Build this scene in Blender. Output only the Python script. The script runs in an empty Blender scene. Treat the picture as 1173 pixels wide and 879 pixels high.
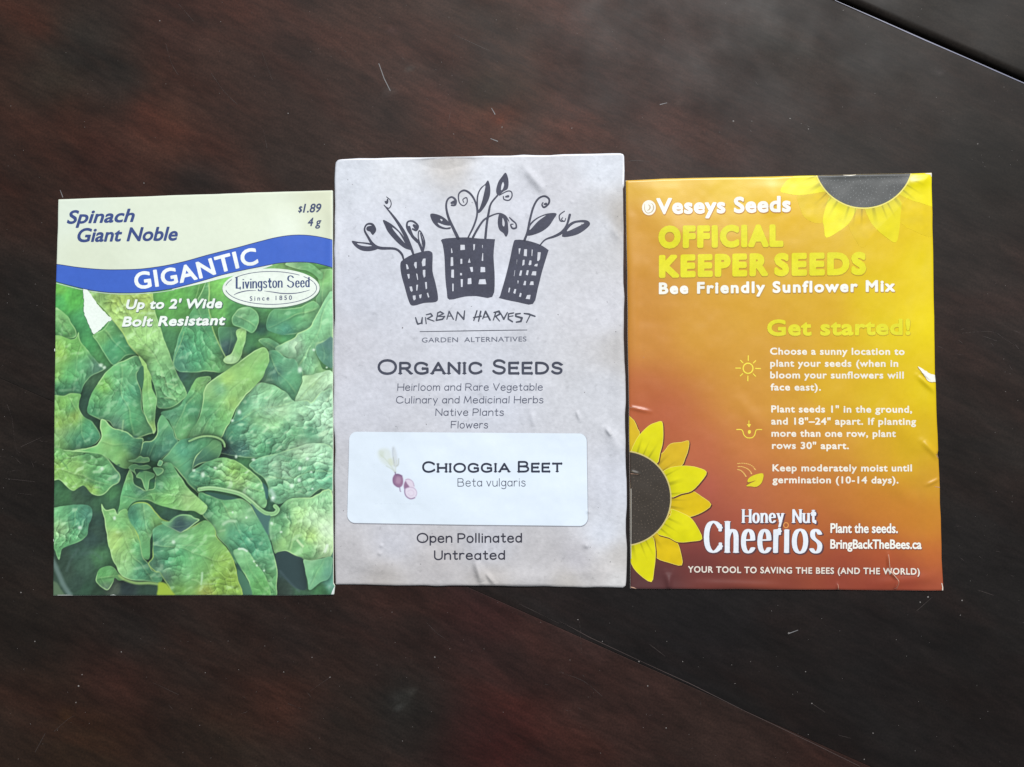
import bpy, math, random
import numpy as np
random.seed(7)
scn = bpy.context.scene
COL = scn.collection

# ------------------------------------------------------------------ camera and the flat layout plane
# Layout figures are measured on the table plane in units of about 0.25 mm, with v growing towards the viewer.
W0, H0 = 1173.0, 879.0
HFOV = math.radians(58.0)
DIST = 0.2644
TAU = math.radians(1.7)
FPX = (W0 / 2) / math.tan(HFOV / 2)
CY = -DIST * math.tan(TAU)

def plane(u, v, z0=0.0006):
    u = np.asarray(u, float); v = np.asarray(v, float)
    x = (u - W0 / 2) / FPX; y = (H0 / 2 - v) / FPX
    t = (DIST - z0) / (math.cos(TAU) - y * math.sin(TAU))
    return x * t, CY + (y * math.cos(TAU) + math.sin(TAU)) * t

cam = bpy.data.cameras.new('camera')
cam.sensor_fit = 'HORIZONTAL'; cam.angle = HFOV; cam.clip_start = 0.01; cam.clip_end = 50
cob = bpy.data.objects.new('camera', cam); COL.objects.link(cob)
cob.location = (0, CY, DIST); cob.rotation_euler = (TAU, 0, 0)
scn.camera = cob

def lin(c):
    c = np.asarray(c, float) / 255.0
    return np.where(c <= 0.04045, c / 12.92, ((c + 0.055) / 1.055) ** 2.4)

# ------------------------------------------------------------------ noise
def _hash(ix, iy, seed):
    n = (ix.astype(np.int64) * 374761393 + iy.astype(np.int64) * 668265263 + seed * 974711) & 0x7fffffff
    n = ((n ^ (n >> 13)) * 1274126177) & 0x7fffffff
    return ((n ^ (n >> 16)) & 0xffff) / 65535.0
def vnoise(x, y, seed=0):
    ix = np.floor(x); iy = np.floor(y); fx = x - ix; fy = y - iy
    fx = fx * fx * (3 - 2 * fx); fy = fy * fy * (3 - 2 * fy)
    a = _hash(ix, iy, seed); b = _hash(ix + 1, iy, seed); c = _hash(ix, iy + 1, seed); d = _hash(ix + 1, iy + 1, seed)
    return (a * (1 - fx) + b * fx) * (1 - fy) + (c * (1 - fx) + d * fx) * fy - 0.5
def fbm(x, y, seed=0, octv=4):
    s = 0; a = 1.0
    for k in range(octv):
        s = s + a * vnoise(x * 2 ** k + 17.3 * k, y * 2 ** k - 9.1 * k, seed + k); a *= 0.5
    return s

def domes(x, y, seed=0):
    """blistered surface: (height slope towards the light, closeness to a crevice)"""
    ix = np.floor(x); iy = np.floor(y); f1 = np.full(x.shape, 9.0); f2 = np.full(x.shape, 9.0); dx1 = np.zeros(x.shape); dy1 = np.zeros(x.shape)
    for a in (-1, 0, 1):
        for b in (-1, 0, 1):
            cx_ = ix + a + .15 + .7 * _hash(ix + a, iy + b, seed); cy_ = iy + b + .15 + .7 * _hash(ix + a, iy + b, seed + 51)
            d = np.hypot(x - cx_, y - cy_); n = d < f1
            f2 = np.where(n, f1, np.minimum(f2, d)); dx1 = np.where(n, x - cx_, dx1); dy1 = np.where(n, y - cy_, dy1); f1 = np.where(n, d, f1)
    return -(dx1 * .6 + dy1 * .9), np.exp(-((f2 - f1) / .16) ** 2)
def sm(t):
    t = np.clip(t, 0, 1); return t * t * (3 - 2 * t)

def rbf(samples, u, v, p=3.0, soft=12.0):
    """smooth blend of colours given at a few places"""
    u = np.asarray(u, float); v = np.asarray(v, float)
    num = np.zeros(u.shape + (3,)); den = np.zeros(u.shape)
    for (x, y, c) in samples:
        w = 1.0 / (((u - x) ** 2 + (v - y) ** 2 + soft * soft) ** (p / 2))
        num += w[..., None] * np.asarray(c, float); den += w
    return num / den[..., None]

# ------------------------------------------------------------------ distance fields
def seg_dist(P, A, B, wa=None, wb=None):
    """P (n,2); A,B (m,2) -> min over segments of distance minus half width"""
    out = np.full(len(P), 1e9)
    if len(A) == 0: return out
    for s in range(0, len(P), 20000):
        p = P[s:s + 20000]
        ab = B - A
        L = np.maximum((ab ** 2).sum(1), 1e-12)
        t = np.clip(((p[:, None, :] - A[None]) * ab[None]).sum(2) / L[None], 0, 1)
        q = p[:, None, :] - A[None] - t[..., None] * ab[None]
        d = np.sqrt((q ** 2).sum(2))
        if wa is not None:
            d = d - (wa[None] + (wb - wa)[None] * t) / 2
        out[s:s + 20000] = d.min(1)
    return out
def inside(P, A, B):
    r = np.zeros(len(P), bool)
    for s in range(0, len(P), 20000):
        p = P[s:s + 20000]
        ax, ay, bx, by = A[:, 0], A[:, 1], B[:, 0], B[:, 1]
        cr = (ax[None] > p[:, 0:1]) != (bx[None] > p[:, 0:1])
        dx = np.where(np.abs(bx - ax) < 1e-12, 1e-12, bx - ax)
        yy = ay[None] + (p[:, 0:1] - ax[None]) / dx[None] * (by - ay)[None]
        r[s:s + 20000] = (np.sum(cr & (yy > p[:, 1:2]), axis=1) % 2) == 1
    return r
def loop_edges(pts):
    p = np.asarray(pts, float)
    return p, np.roll(p, -1, axis=0)
def poly_sdf(pts, u, v):
    A, B = loop_edges(pts)
    P = np.stack([np.ravel(u), np.ravel(v)], 1)
    d = seg_dist(P, A, B); d[inside(P, A, B)] *= -1
    return d.reshape(np.shape(u))
def smooth(pts, n=5, closed=True):
    """Catmull-Rom through the points"""
    p = np.asarray(pts, float); N = len(p); out = []
    rng = range(N) if closed else range(N - 1)
    for i in rng:
        if closed: a, b, c, d = p[i - 1], p[i], p[(i + 1) % N], p[(i + 2) % N]
        else: a, b, c, d = p[max(i - 1, 0)], p[i], p[i + 1], p[min(i + 2, N - 1)]
        for k in range(n):
            t = k / n
            out.append(0.5 * ((2 * b) + (-a + c) * t + (2 * a - 5 * b + 4 * c - d) * t * t + (-a + 3 * b - 3 * c + d) * t ** 3))
    if not closed: out.append(p[-1])
    return np.array(out)
def T(x0, y0, s, pts):
    """coordinates taken on an enlarged detail -> layout plane"""
    return [(x0 + q[0] / s, y0 + q[1] / s) + tuple(q[2:]) for q in pts]

class Shape:
    """union of filled outlines and strokes, meshed by contouring its distance field"""
    def __init__(s): s.pA = []; s.pB = []; s.grow = 0.0; s.sA = []; s.sB = []; s.wa = []; s.wb = []; s.ky = 1.0; s.cut = None
    def poly(s, pts, sm_=0):
        p = smooth(pts, sm_) if sm_ else np.asarray(pts, float)
        A, B = loop_edges(p[:, :2]); s.pA.append(A); s.pB.append(B); return s
    def edges(s, A, B): s.pA.append(A); s.pB.append(B); return s
    def stroke(s, pts, w=None, sm_=0):
        p = np.asarray([tuple(q) + ((w,) if len(q) == 2 else ()) for q in pts], float)
        if sm_: p = smooth(p, sm_, False)
        if len(p) == 1: p = np.vstack([p, p + [[1e-3, 0, 0]]])
        s.sA.append(p[:-1, :2]); s.sB.append(p[1:, :2]); s.wa.append(p[:-1, 2]); s.wb.append(p[1:, 2]); return s
    def field(s, step, pad=3.0):
        pts = np.vstack(s.pA + s.sA + s.sB)
        mw = max([float(w.max()) for w in s.wa] + [0]) / 2
        m = s.grow + mw + 2 * step
        x0, y0 = pts.min(0) - m; x1, y1 = pts.max(0) + m
        nx = int((x1 - x0) / step) + 2; ny = int((y1 - y0) / step) + 2
        X = x0 + step * np.arange(nx); Y = y0 + step * np.arange(ny)
        F = np.full((ny, nx), 9.0)
        pA = np.vstack(s.pA) if s.pA else np.zeros((0, 2)); pB = np.vstack(s.pB) if s.pB else np.zeros((0, 2))
        if s.sA: sA = np.vstack(s.sA); sB = np.vstack(s.sB); wa = np.concatenate(s.wa); wb = np.concatenate(s.wb)
        else: sA = np.zeros((0, 2)); sB = sA; wa = wb = np.zeros(0)
        k = np.array([[1.0, s.ky]])
        cs = max(8, int(10 / step)); rs = max(8, int(14 / step))
        for ci in range(0, nx, cs):
            xs = X[ci:ci + cs]
            mp = pad + s.grow
            selp = (np.minimum(pA[:, 0], pB[:, 0]) <= xs[-1] + mp) & (np.maximum(pA[:, 0], pB[:, 0]) >= xs[0] - mp)
            sels = (np.minimum(sA[:, 0], sB[:, 0]) <= xs[-1] + pad + mw) & (np.maximum(sA[:, 0], sB[:, 0]) >= xs[0] - pad - mw)
            if not selp.any() and not sels.any(): continue
            a, b = pA[selp], pB[selp]; c, d, w1, w2 = sA[sels], sB[sels], wa[sels], wb[sels]
            for ri in range(0, ny, rs):
                ys = Y[ri:ri + rs]
                xx, yy = np.meshgrid(xs, ys); P = np.stack([xx.ravel(), yy.ravel()], 1)
                f = np.full(len(P), 9.0)
                if len(a):
                    near = (np.minimum(a[:, 1], b[:, 1]) <= ys[-1] + mp) & (np.maximum(a[:, 1], b[:, 1]) >= ys[0] - mp)
                    dd = seg_dist(P, a[near], b[near]) if near.any() else np.full(len(P), mp)
                    dd = np.minimum(dd, mp)
                    dd[inside(P, a, b)] *= -1
                    f = np.minimum(f, dd - s.grow)
                if len(c):
                    near = (np.minimum(c[:, 1], d[:, 1]) <= ys[-1] + pad + mw) & (np.maximum(c[:, 1], d[:, 1]) >= ys[0] - pad - mw)
                    if near.any():
                        f = np.minimum(f, seg_dist(P * k, c[near] * k, d[near] * k, w1[near], w2[near]))
                F[ri:ri + rs, ci:ci + cs] = f.reshape(xx.shape)
        if s.cut is not None:
            xx, yy = np.meshgrid(X, Y); F = np.maximum(F, s.cut(xx, yy))
        return X, Y, F

def contour(X, Y, F):
    F = np.where(np.abs(F) < 1e-6, 1e-6, F)
    I = F < 0; ny, nx = F.shape
    cnt = I[:-1, :-1].astype(int) + I[:-1, 1:] + I[1:, 1:] + I[1:, :-1]
    full = np.argwhere(cnt == 4); mixed = np.argwhere((cnt > 0) & (cnt < 4))
    used = np.where(I.ravel())[0]
    remap = np.full(nx * ny, -1, int); remap[used] = np.arange(len(used))
    U = list(X[used % nx]); V = list(Y[used // nx])
    faces = []
    if len(full):
        j, i = full[:, 0], full[:, 1]
        q = np.stack([remap[(j + 1) * nx + i], remap[(j + 1) * nx + i + 1], remap[j * nx + i + 1], remap[j * nx + i]], 1)
        faces = q.tolist()
    ed = {}
    def ev(j0, i0, j1, i1):
        if (j0, i0) > (j1, i1): j0, i0, j1, i1 = j1, i1, j0, i0
        k = (j0, i0, j1, i1)
        if k not in ed:
            a, b = F[j0, i0], F[j1, i1]; t = min(max(a / (a - b), 0.02), 0.98)
            ed[k] = len(U); U.append(X[i0] + (X[i1] - X[i0]) * t); V.append(Y[j0] + (Y[j1] - Y[j0]) * t)
        return ed[k]
    for j, i in mixed.tolist():
        cs = ((j + 1, i), (j + 1, i + 1), (j, i + 1), (j, i)); poly = []
        for k in range(4):
            a = cs[k]; b = cs[(k + 1) % 4]; ia, ib = I[a], I[b]
            if ia: poly.append(int(remap[a[0] * nx + a[1]]))
            if ia != ib: poly.append(ev(a[0], a[1], b[0], b[1]))
        if len(poly) > 2: faces.append(poly)
    return np.array(U), np.array(V), faces

def link_mesh(name, verts, faces, mat, root=None, colors=None, smooth_=True, origin=(0, 0, 0)):
    me = bpy.data.meshes.new(name)
    me.from_pydata((np.asarray(verts) - np.asarray(origin)).tolist(), [], faces)
    if smooth_: me.polygons.foreach_set('use_smooth', [True] * len(me.polygons))
    if colors is not None:
        at = me.color_attributes.new('ink', 'FLOAT_COLOR', 'POINT')
        c = np.ones((len(verts), 4)); c[:, :3] = colors; at.data.foreach_set('color', c.ravel())
    me.materials.append(mat); me.update()
    o = bpy.data.objects.new(name, me); COL.objects.link(o)
    if root is not None: o.parent = root
    return o

# ------------------------------------------------------------------ materials
def paper(name, color=None, rough=0.55, spec=0.4, mottle=0.04, mscale=900.0, bump=0.12, bscale=2500.0, attr=False, coat=0.0, fibres=0.0):
    m = bpy.data.materials.new(name); m.use_nodes = True; nt = m.node_tree; N = nt.nodes; L = nt.links
    b = N['Principled BSDF']; b.inputs['Roughness'].default_value = rough; b.inputs['Specular IOR Level'].default_value = spec
    b.inputs['Coat Weight'].default_value = coat; b.inputs['Coat Roughness'].default_value = 0.25
    tc = N.new('ShaderNodeTexCoord')
    if attr:
        src = N.new('ShaderNodeVertexColor'); src.layer_name = 'ink'; out = src.outputs['Color']
    else:
        src = N.new('ShaderNodeRGB'); src.outputs[0].default_value = (*lin(color), 1); out = src.outputs[0]
    def mul(out, scale, detail, amt, seed):
        n = N.new('ShaderNodeTexNoise'); n.inputs['Scale'].default_value = scale; n.inputs['Detail'].default_value = detail
        mp = N.new('ShaderNodeMapping'); mp.inputs['Location'].default_value = (seed, seed * 2, 0)
        L.new(tc.outputs['Object'], mp.inputs[0]); L.new(mp.outputs[0], n.inputs['Vector'])
        r = N.new('ShaderNodeMapRange'); r.inputs['From Min'].default_value = 0.3; r.inputs['From Max'].default_value = 0.7
        r.inputs['To Min'].default_value = 1 - amt; r.inputs['To Max'].default_value = 1 + amt
        L.new(n.outputs['Fac'], r.inputs[0])
        v = N.new('ShaderNodeVectorMath'); v.operation = 'SCALE'
        L.new(out, v.inputs[0]); L.new(r.outputs[0], v.inputs['Scale']); return v.outputs[0]
    out = mul(out, mscale, 3, mottle, 3.1)
    out = mul(out, mscale / 12, 3, mottle * 0.9, 8.7)
    if fibres:
        vo = N.new('ShaderNodeTexVoronoi'); vo.inputs['Scale'].default_value = 260; vo.inputs['Randomness'].default_value = 1
        wn = N.new('ShaderNodeTexNoise'); wn.inputs['Scale'].default_value = 500
        ad = N.new('ShaderNodeVectorMath'); ad.operation = 'MULTIPLY_ADD'; ad.inputs[1].default_value = (0.004, 0.004, 0)
        L.new(tc.outputs['Object'], wn.inputs['Vector']); L.new(wn.outputs['Color'], ad.inputs[0]); L.new(tc.outputs['Object'], ad.inputs[2])
        L.new(ad.outputs[0], vo.inputs['Vector'])
        r = N.new('ShaderNodeMapRange'); r.inputs['From Min'].default_value = 0.05; r.inputs['From Max'].default_value = 0.16
        r.inputs['To Min'].default_value = 1 - fibres; r.inputs['To Max'].default_value = 1.0
        L.new(vo.outputs['Distance'], r.inputs[0])
        v = N.new('ShaderNodeVectorMath'); v.operation = 'SCALE'; L.new(out, v.inputs[0]); L.new(r.outputs[0], v.inputs['Scale']); out = v.outputs[0]
    L.new(out, b.inputs['Base Color'])
    if bump:
        n = N.new('ShaderNodeTexNoise'); n.inputs['Scale'].default_value = bscale; n.inputs['Detail'].default_value = 4
        L.new(tc.outputs['Object'], n.inputs['Vector'])
        bp = N.new('ShaderNodeBump'); bp.inputs['Strength'].default_value = bump; bp.inputs['Distance'].default_value = 0.0002
        L.new(n.outputs['Fac'], bp.inputs['Height']); L.new(bp.outputs[0], b.inputs['Normal'])
    return m
_inks = {}
def ink(color, rough=0.5, mottle=0.05, coat=0.0):
    k = (tuple(color), rough, mottle, coat)
    if k not in _inks: _inks[k] = paper('ink', color, rough, 0.4, mottle, 1500, 0.08, coat=coat)
    return _inks[k]

# ------------------------------------------------------------------ packets
class Packet:
    def __init__(s, name, label, outline, base, puff, wrinkles, seed, rnd=3.0, lumps=(), soft=1.0, wob=.3):
        o = np.asarray(outline, float); dn = []
        for i in range(len(o)):
            a, b = o[i], o[(i + 1) % len(o)]; n = max(1, int(np.hypot(*(b - a)) / 15)); dn += [a + (b - a) * k / n for k in range(n)]
        o = np.array(dn); o = o + wob * np.stack([fbm(o[:, 1] / 24, o[:, 0] / 24, seed, 2), fbm(o[:, 0] / 24, o[:, 1] / 24, seed + 5, 2)], 1) * 1.6
        s.soft = soft; s.outline = o; s.base = base; s.puff = puff; s.wr = wrinkles; s.seed = seed; s.rnd = rnd; s.lumps = lumps
        c = s.outline.mean(0); x, y = plane(c[0], c[1])
        s.origin = (float(x), float(y), 0.0)
        s.root = bpy.data.objects.new(name, None); COL.objects.link(s.root); s.root.location = s.origin; s.root.empty_display_size = 0.02
        s.root['label'] = label; s.root['category'] = 'seed packet'; s.root['group'] = 'seed packets laid in a row'
        s.layer = 0
    def height(s, u, v):
        d = -poly_sdf(s.outline, u, v)
        e = np.sqrt(np.clip(1 - (1 - np.clip(d / s.rnd, 0, 1)) ** 2, 0, 1))
        h = 0.16 + (s.base - 0.16) * e
        h = h + s.puff * sm(d / 90.0)
        edge = sm(d / 14.0)
        h = h + s.soft * edge * 0.24 * fbm(u / 75.0, v / 75.0, s.seed, 3) + s.soft * edge * 0.04 * fbm(u / 16.0, v / 16.0, s.seed + 9, 2)
        for (x, y, r, a) in s.lumps:
            h = h + 1.2 * a * np.exp(-((u - x) ** 2 + (v - y) ** 2) / (r * r))
        for (x0, y0, x1, y1, w, a) in s.wr:
            dx, dy = x1 - x0, y1 - y0; L = dx * dx + dy * dy
            t = np.clip(((u - x0) * dx + (v - y0) * dy) / L, 0, 1)
            wob = 1.6 * fbm(u / 12.0, v / 12.0, s.seed + 31, 2)
            q = np.hypot(u - x0 - t * dx, v - y0 - t * dy) + 0 * wob
            side = ((u - x0) * dy - (v - y0) * dx) / math.sqrt(L)
            prof = np.exp(-(q / w) ** 2) * np.sin(np.pi * np.clip(t, 0.04, 0.96)) ** 0.6
            h = h + 1.5 * s.soft * a * prof * np.clip(d / 3.0, 0.25, 1)
        return np.maximum(h, 0.08)
    def put(s, u, v, lift):
        x, y = plane(u, v)
        z = (s.height(u, v) + lift) * 1e-3
        return np.stack([x - s.origin[0], y - s.origin[1], z], 1)
    def body(s, mat, step=1.0, name='envelope'):
        sh = Shape().poly(s.outline); X, Y, F = sh.field(step)
        u, v, faces = contour(X, Y, F)
        V = s.put(u, v, 0.0)
        cnt = {}
        for f in faces:
            for a, b in zip(f, f[1:] + f[:1]):
                if (b, a) in cnt: del cnt[(b, a)]
                else: cnt[(a, b)] = 1
        n = len(V); bd = {}; ex = []
        for (a, b) in cnt:
            for q in (a, b):
                if q not in bd: bd[q] = n + len(ex); ex.append((V[q][0], V[q][1], 0.00002))
            faces.append([b, a, bd[a], bd[b]])
        V = np.vstack([V, np.array(ex)])
        nxt = {a: b for (a, b) in cnt}; st = next(iter(nxt)); loop = [st]; q = nxt[st]
        while q != st and q in nxt and len(loop) < 1e5: loop.append(q); q = nxt[q]
        faces.append([bd[q] for q in reversed(loop)])
        return link_mesh(name, V, faces, mat, s.root)
    def art(s, name, shape, mat, level, step=0.4, color=None, clip=None, parent=None, label=None):
        if clip is not None:
            prev = shape.cut
            def cut(xx, yy, c=clip):
                r = poly_sdf(s.outline, xx, yy) + c
                return r if prev is None else np.maximum(r, prev(xx, yy))
            shape.cut = cut
        X, Y, F = shape.field(step); u, v, faces = contour(X, Y, F)
        V = s.put(u, v, 0.022 + 0.015 * level if level > -5 else -.28)
        cols = color(u, v) if color is not None else None
        o = link_mesh(name, V, faces, mat, s.root if parent is None else parent, cols)
        if label: o['label'] = label
        return o

# ------------------------------------------------------------------ lettering
_fc = {}
def outline_font(text, spacing=1.0):
    """outlines of the built-in typeface as edges; cap height = 1"""
    def get(t, sp):
        cu = bpy.data.curves.new('t', 'FONT'); cu.body = t; cu.dimensions = '2D'; cu.fill_mode = 'NONE'; cu.resolution_u = 4; cu.space_character = sp
        ob = bpy.data.objects.new('t', cu); COL.objects.link(ob)
        me = ob.to_mesh(); P = np.array([v.co[:2] for v in me.vertices]); E = np.array([e.vertices[:] for e in me.edges])
        ob.to_mesh_clear(); bpy.data.objects.remove(ob); bpy.data.curves.remove(cu); return P, E
    if 'cap' not in _fc: _fc['cap'] = get('H', 1)[0][:, 1].max()
    P, E = get(text, spacing)
    return P / _fc['cap'], E

def type_on(shape, text, x0, y0, x1, y1, cap, bold=0.0, shear=0.0, spacing=1.0, base=None):
    P, E = outline_font(text, spacing)
    P = P.copy(); P[:, 0] += shear * P[:, 1]
    lo, hi = P[:, 0].min(), P[:, 0].max()
    t = (P[:, 0] - lo) / (hi - lo); y = P[:, 1] * (cap - 2 * bold) + bold
    xa, xb = x0 + bold, x1 - bold
    u = xa + (xb - xa) * t
    if base is None: v = y0 + (y1 - y0) * t - y
    else:
        bu = np.asarray(base, float)
        f = lambda q: np.interp(q, bu[:, 0], bu[:, 1])
        sl = (f(u + 4) - f(u - 4)) / 8; nrm = np.hypot(1, sl)
        v = f(u) - y / nrm; u = u + y * sl / nrm
    Q = np.stack([u, v], 1)
    shape.grow = bold
    shape.edges(Q[E[:, 0]], Q[E[:, 1]]); return shape

G = {
 'a': (.52, "M.46,.52 C.38,.74 0,.74 0,.33 C0,-.06 .38,-.1 .49,.24 M.5,.68 L.5,0"),
 'b': (.5, "M0,1 L0,0 M0,.35 C.02,.78 .52,.8 .52,.35 C.52,-.1 .03,-.1 0,.3"),
 'c': (.5, "M.48,.57 C.3,.78 0,.68 0,.34 C0,-.02 .3,-.1 .5,.12"),
 'd': (.5, "M.5,1 L.5,0 M.5,.28 C.45,-.1 0,-.1 0,.34 C0,.78 .45,.78 .5,.42"),
 'e': (.52, "M.02,.37 L.51,.38 C.52,.8 0,.8 0,.34 C0,-.06 .36,-.1 .52,.13"),
 'g': (.5, "M.48,.4 C.45,.78 0,.78 0,.36 C0,-.04 .44,-.04 .48,.32 M.5,.68 L.5,-.1 C.5,-.38 .15,-.38 .02,-.22"),
 'h': (.5, "M0,1 L0,0 M0,.4 C.08,.76 .5,.8 .5,.42 L.5,0"),
 'i': (.06, "M.03,.68 L.03,0 M.03,.93 L.03,.95"), 'I': (.1, "M.05,1 L.05,0"),
 'j': (.06, "M.03,.68 L.03,0"),
 'k': (.46, "M0,1 L0,0 M.42,.68 L0,.28 M.16,.42 L.46,0"),
 'l': (.06, "M.03,1 L.03,0"),
 'm': (.78, "M0,.68 L0,0 M0,.42 C.06,.76 .38,.78 .38,.42 L.38,0 M.38,.42 C.44,.76 .78,.78 .78,.42 L.78,0"),
 'n': (.5, "M0,.68 L0,0 M0,.4 C.08,.76 .5,.8 .5,.42 L.5,0"),
 'o': (.54, "M.27,.7 C.63,.7 .63,-.02 .27,-.02 C-.09,-.02 -.09,.7 .27,.7"),
 'p': (.5, "M0,.68 L0,-.32 M0,.35 C.02,.78 .52,.8 .52,.35 C.52,-.1 .03,-.1 0,.3"),
 'r': (.34, "M0,.68 L0,0 M0,.4 C.06,.68 .2,.74 .36,.64"),
 's': (.44, "M.42,.56 C.3,.76 .0,.72 .04,.52 C.07,.34 .46,.38 .43,.16 C.4,-.07 .1,-.05 0,.1"),
 't': (.36, "M.16,.95 L.16,.14 C.17,-.03 .3,-.03 .38,.04 M0,.66 L.36,.66"),
 'u': (.5, "M0,.68 L0,.25 C0,-.12 .44,-.08 .5,.25 M.5,.68 L.5,0"),
 'v': (.48, "M0,.68 L.24,0 L.48,.68"), 'w': (.74, "M0,.68 L.18,0 L.37,.6 L.56,0 L.74,.68"),
 'y': (.5, "M0,.68 L.26,.05 M.5,.68 L.16,-.32"),
 'A': (.84, "M0,0 L.42,1 L.84,0 M.15,.33 L.69,.33"), 'B': (.7, "M0,0 L0,1 L.38,1 C.68,1 .68,.54 .38,.54 L0,.54 M.38,.54 C.78,.54 .78,0 .38,0 L0,0"),
 'C': (.82, "M.78,.8 C.5,1.14 0,1.06 0,.5 C0,-.06 .5,-.13 .8,.2"), 'D': (.8, "M0,0 L0,1 L.26,1 C.98,1 .98,0 .26,0 L0,0"),
 'E': (.62, "M.6,1 L0,1 L0,0 L.62,0 M0,.52 L.52,.52"), 'F': (.6, "M.6,1 L0,1 L0,0 M0,.52 L.5,.52"),
 'G': (.86, "M.8,.82 C.5,1.14 0,1.06 0,.5 C0,-.06 .48,-.12 .84,.12 L.84,.46 L.52,.46"), 'H': (.72, "M0,0 L0,1 M.72,1 L.72,0 M0,.5 L.72,.5"),
 'L': (.56, "M0,1 L0,0 L.56,0"), 'M': (.84, "M0,0 L.1,1 L.42,.15 L.74,1 L.84,0"), 'N': (.72, "M0,0 L0,1 L.72,0 L.72,1"),
 'O': (.96, "M.48,1.02 C1.12,1.02 1.12,-.02 .48,-.02 C-.16,-.02 -.16,1.02 .48,1.02"), 'P': (.6, "M0,0 L0,1 L.32,1 C.72,1 .72,.44 .32,.44 L0,.44"),
 'R': (.72, "M0,0 L0,1 L.4,1 C.74,1 .74,.48 .4,.48 L0,.48 M.36,.48 L.74,0"), 'S': (.64, "M.6,.84 C.42,1.1 .02,1.04 .04,.74 C.06,.44 .64,.58 .62,.26 C.6,-.08 .16,-.08 0,.18"),
 'T': (.76, "M0,1 L.76,1 M.38,1 L.38,0"), 'U': (.66, "M0,1 L0,.34 C0,-.14 .66,-.14 .66,.34 L.66,1"), 'V': (.72, "M0,1 L.36,0 L.72,1"),
}
def parse(d):
    toks = d.replace('M', ' M ').replace('L', ' L ').replace('C', ' C ').split(); out = []; cur = None; i = 0
    pt = lambda s: np.array([float(q) for q in s.split(',')])
    while i < len(toks):
        t = toks[i]
        if t == 'M': cur = [pt(toks[i + 1])]; out.append(cur); i += 2
        elif t == 'L': cur.append(pt(toks[i + 1])); i += 2
        elif t == 'C':
            a = cur[-1]; b, c, e = pt(toks[i + 1]), pt(toks[i + 2]), pt(toks[i + 3])
            for k in range(1, 11):
                q = k / 10; cur.append(a * (1 - q) ** 3 + 3 * b * q * (1 - q) ** 2 + 3 * c * q * q * (1 - q) + e * q ** 3)
            i += 4
    return [np.array(s) for s in out]

def pen_on(shape, text, x0, y0, x1, y1, cap, w, gap=0.24, space=0.42, serif=0.0, sw=0.5, shear=0.0, small=0.81, smallcaps=False, xh=None, jitter=0.0):
    """lettering drawn with a pen: strokes of width w on skeleton glyphs"""
    rnd = random.Random(hash(len(text)) + 5)
    x = 0.0; strokes = []
    for ch in text:
        if ch == ' ': x += space; continue
        sc = 1.0
        if smallcaps and ch.islower(): sc = small; g = G[ch.upper()]
        else: g = G[ch]
        jy = rnd.uniform(-1, 1) * jitter
        for s in parse(g[1]):
            s = s * sc
            if xh is not None and not smallcaps:
                s = s.copy(); yy = s[:, 1]
                if ch.islower(): s[:, 1] = np.where(yy <= .7, yy * xh / .7, xh + (yy - .7) * (1 - xh) / .3)
            s = s + [x, jy]
            strokes.append((s, 1.0))
            if serif:
                for e, nb in ((0, 1), (-1, -2)):
                    if np.allclose(s[0], s[-1], atol=1e-3) or len(s) < 2: continue
                    p, q = s[e], s[nb]; dd = np.abs(p - q)
                    if min(abs(p[1] - jy), abs(p[1] - jy - sc), abs(p[1] - (xh or .68))) > 0.09 * sc and dd[0] < dd[1]: continue
                    if dd[1] > dd[0]: strokes.append((np.array([p + [-serif, 0], p + [serif, 0]]), sw))
                    else: strokes.append((np.array([p + [0, -serif], p + [0, serif]]), sw))
        x += g[0] * sc + gap
    allp = np.vstack([s for s, _ in strokes]); allp[:, 0] += shear * allp[:, 1]
    lo, hi = allp[:, 0].min(), allp[:, 0].max()
    for s, m in strokes:
        t = (s[:, 0] + shear * s[:, 1] - lo) / (hi - lo)
        u = x0 + w / 2 + (x1 - x0 - w) * t; v = y0 + (y1 - y0) * t - (w / shape.ky / 2 + s[:, 1] * (cap - w / shape.ky))
        shape.stroke(np.stack([u, v, np.full(len(u), w * m)], 1))
    return shape

# ================================================================== packet with the spinach picture
P1 = Packet('seed_packet', 'spinach seed packet with cream header, wavy blue banner and a picture of green leaves',
    [(66.2, 228.2), (140, 225.6), (230, 222.6), (310, 219.6), (381.0, 217.8), (381.4, 300), (381.6, 420), (381.6, 560), (381.8, 668), (383.6, 671), (382.6, 681.5),
     (340, 682.6), (240, 682.4), (150, 682.6), (60.4, 683.0), (61.0, 600), (61.6, 500), (62.2, 430), (63.0, 340), (64.6, 290)],
    0.55, 0.35, [(300, 219, 330, 300, 14, .06), (378, 230, 380, 660, 5, .10), (64, 430, 110, 423, 3, .04), (220, 300, 260, 520, 40, .08)], 11, rnd=2.0,
    lumps=[(150, 450, 70, .10), (300, 560, 60, .14), (376, 676, 6, .5)], soft=1.1)
P1.body(paper('white_paper', (232, 240, 224), 0.5, 0.4, 0.01, coat=0.0))

def ragged(pts, amp=.9, sc=2.6, seed=3):
    p = smooth(pts, 8); return p + amp * np.stack([fbm(p[:, 0] / sc, p[:, 1] / sc, seed, 3), fbm(p[:, 1] / sc, p[:, 0] / sc, seed + 7, 3)], 1)
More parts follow.
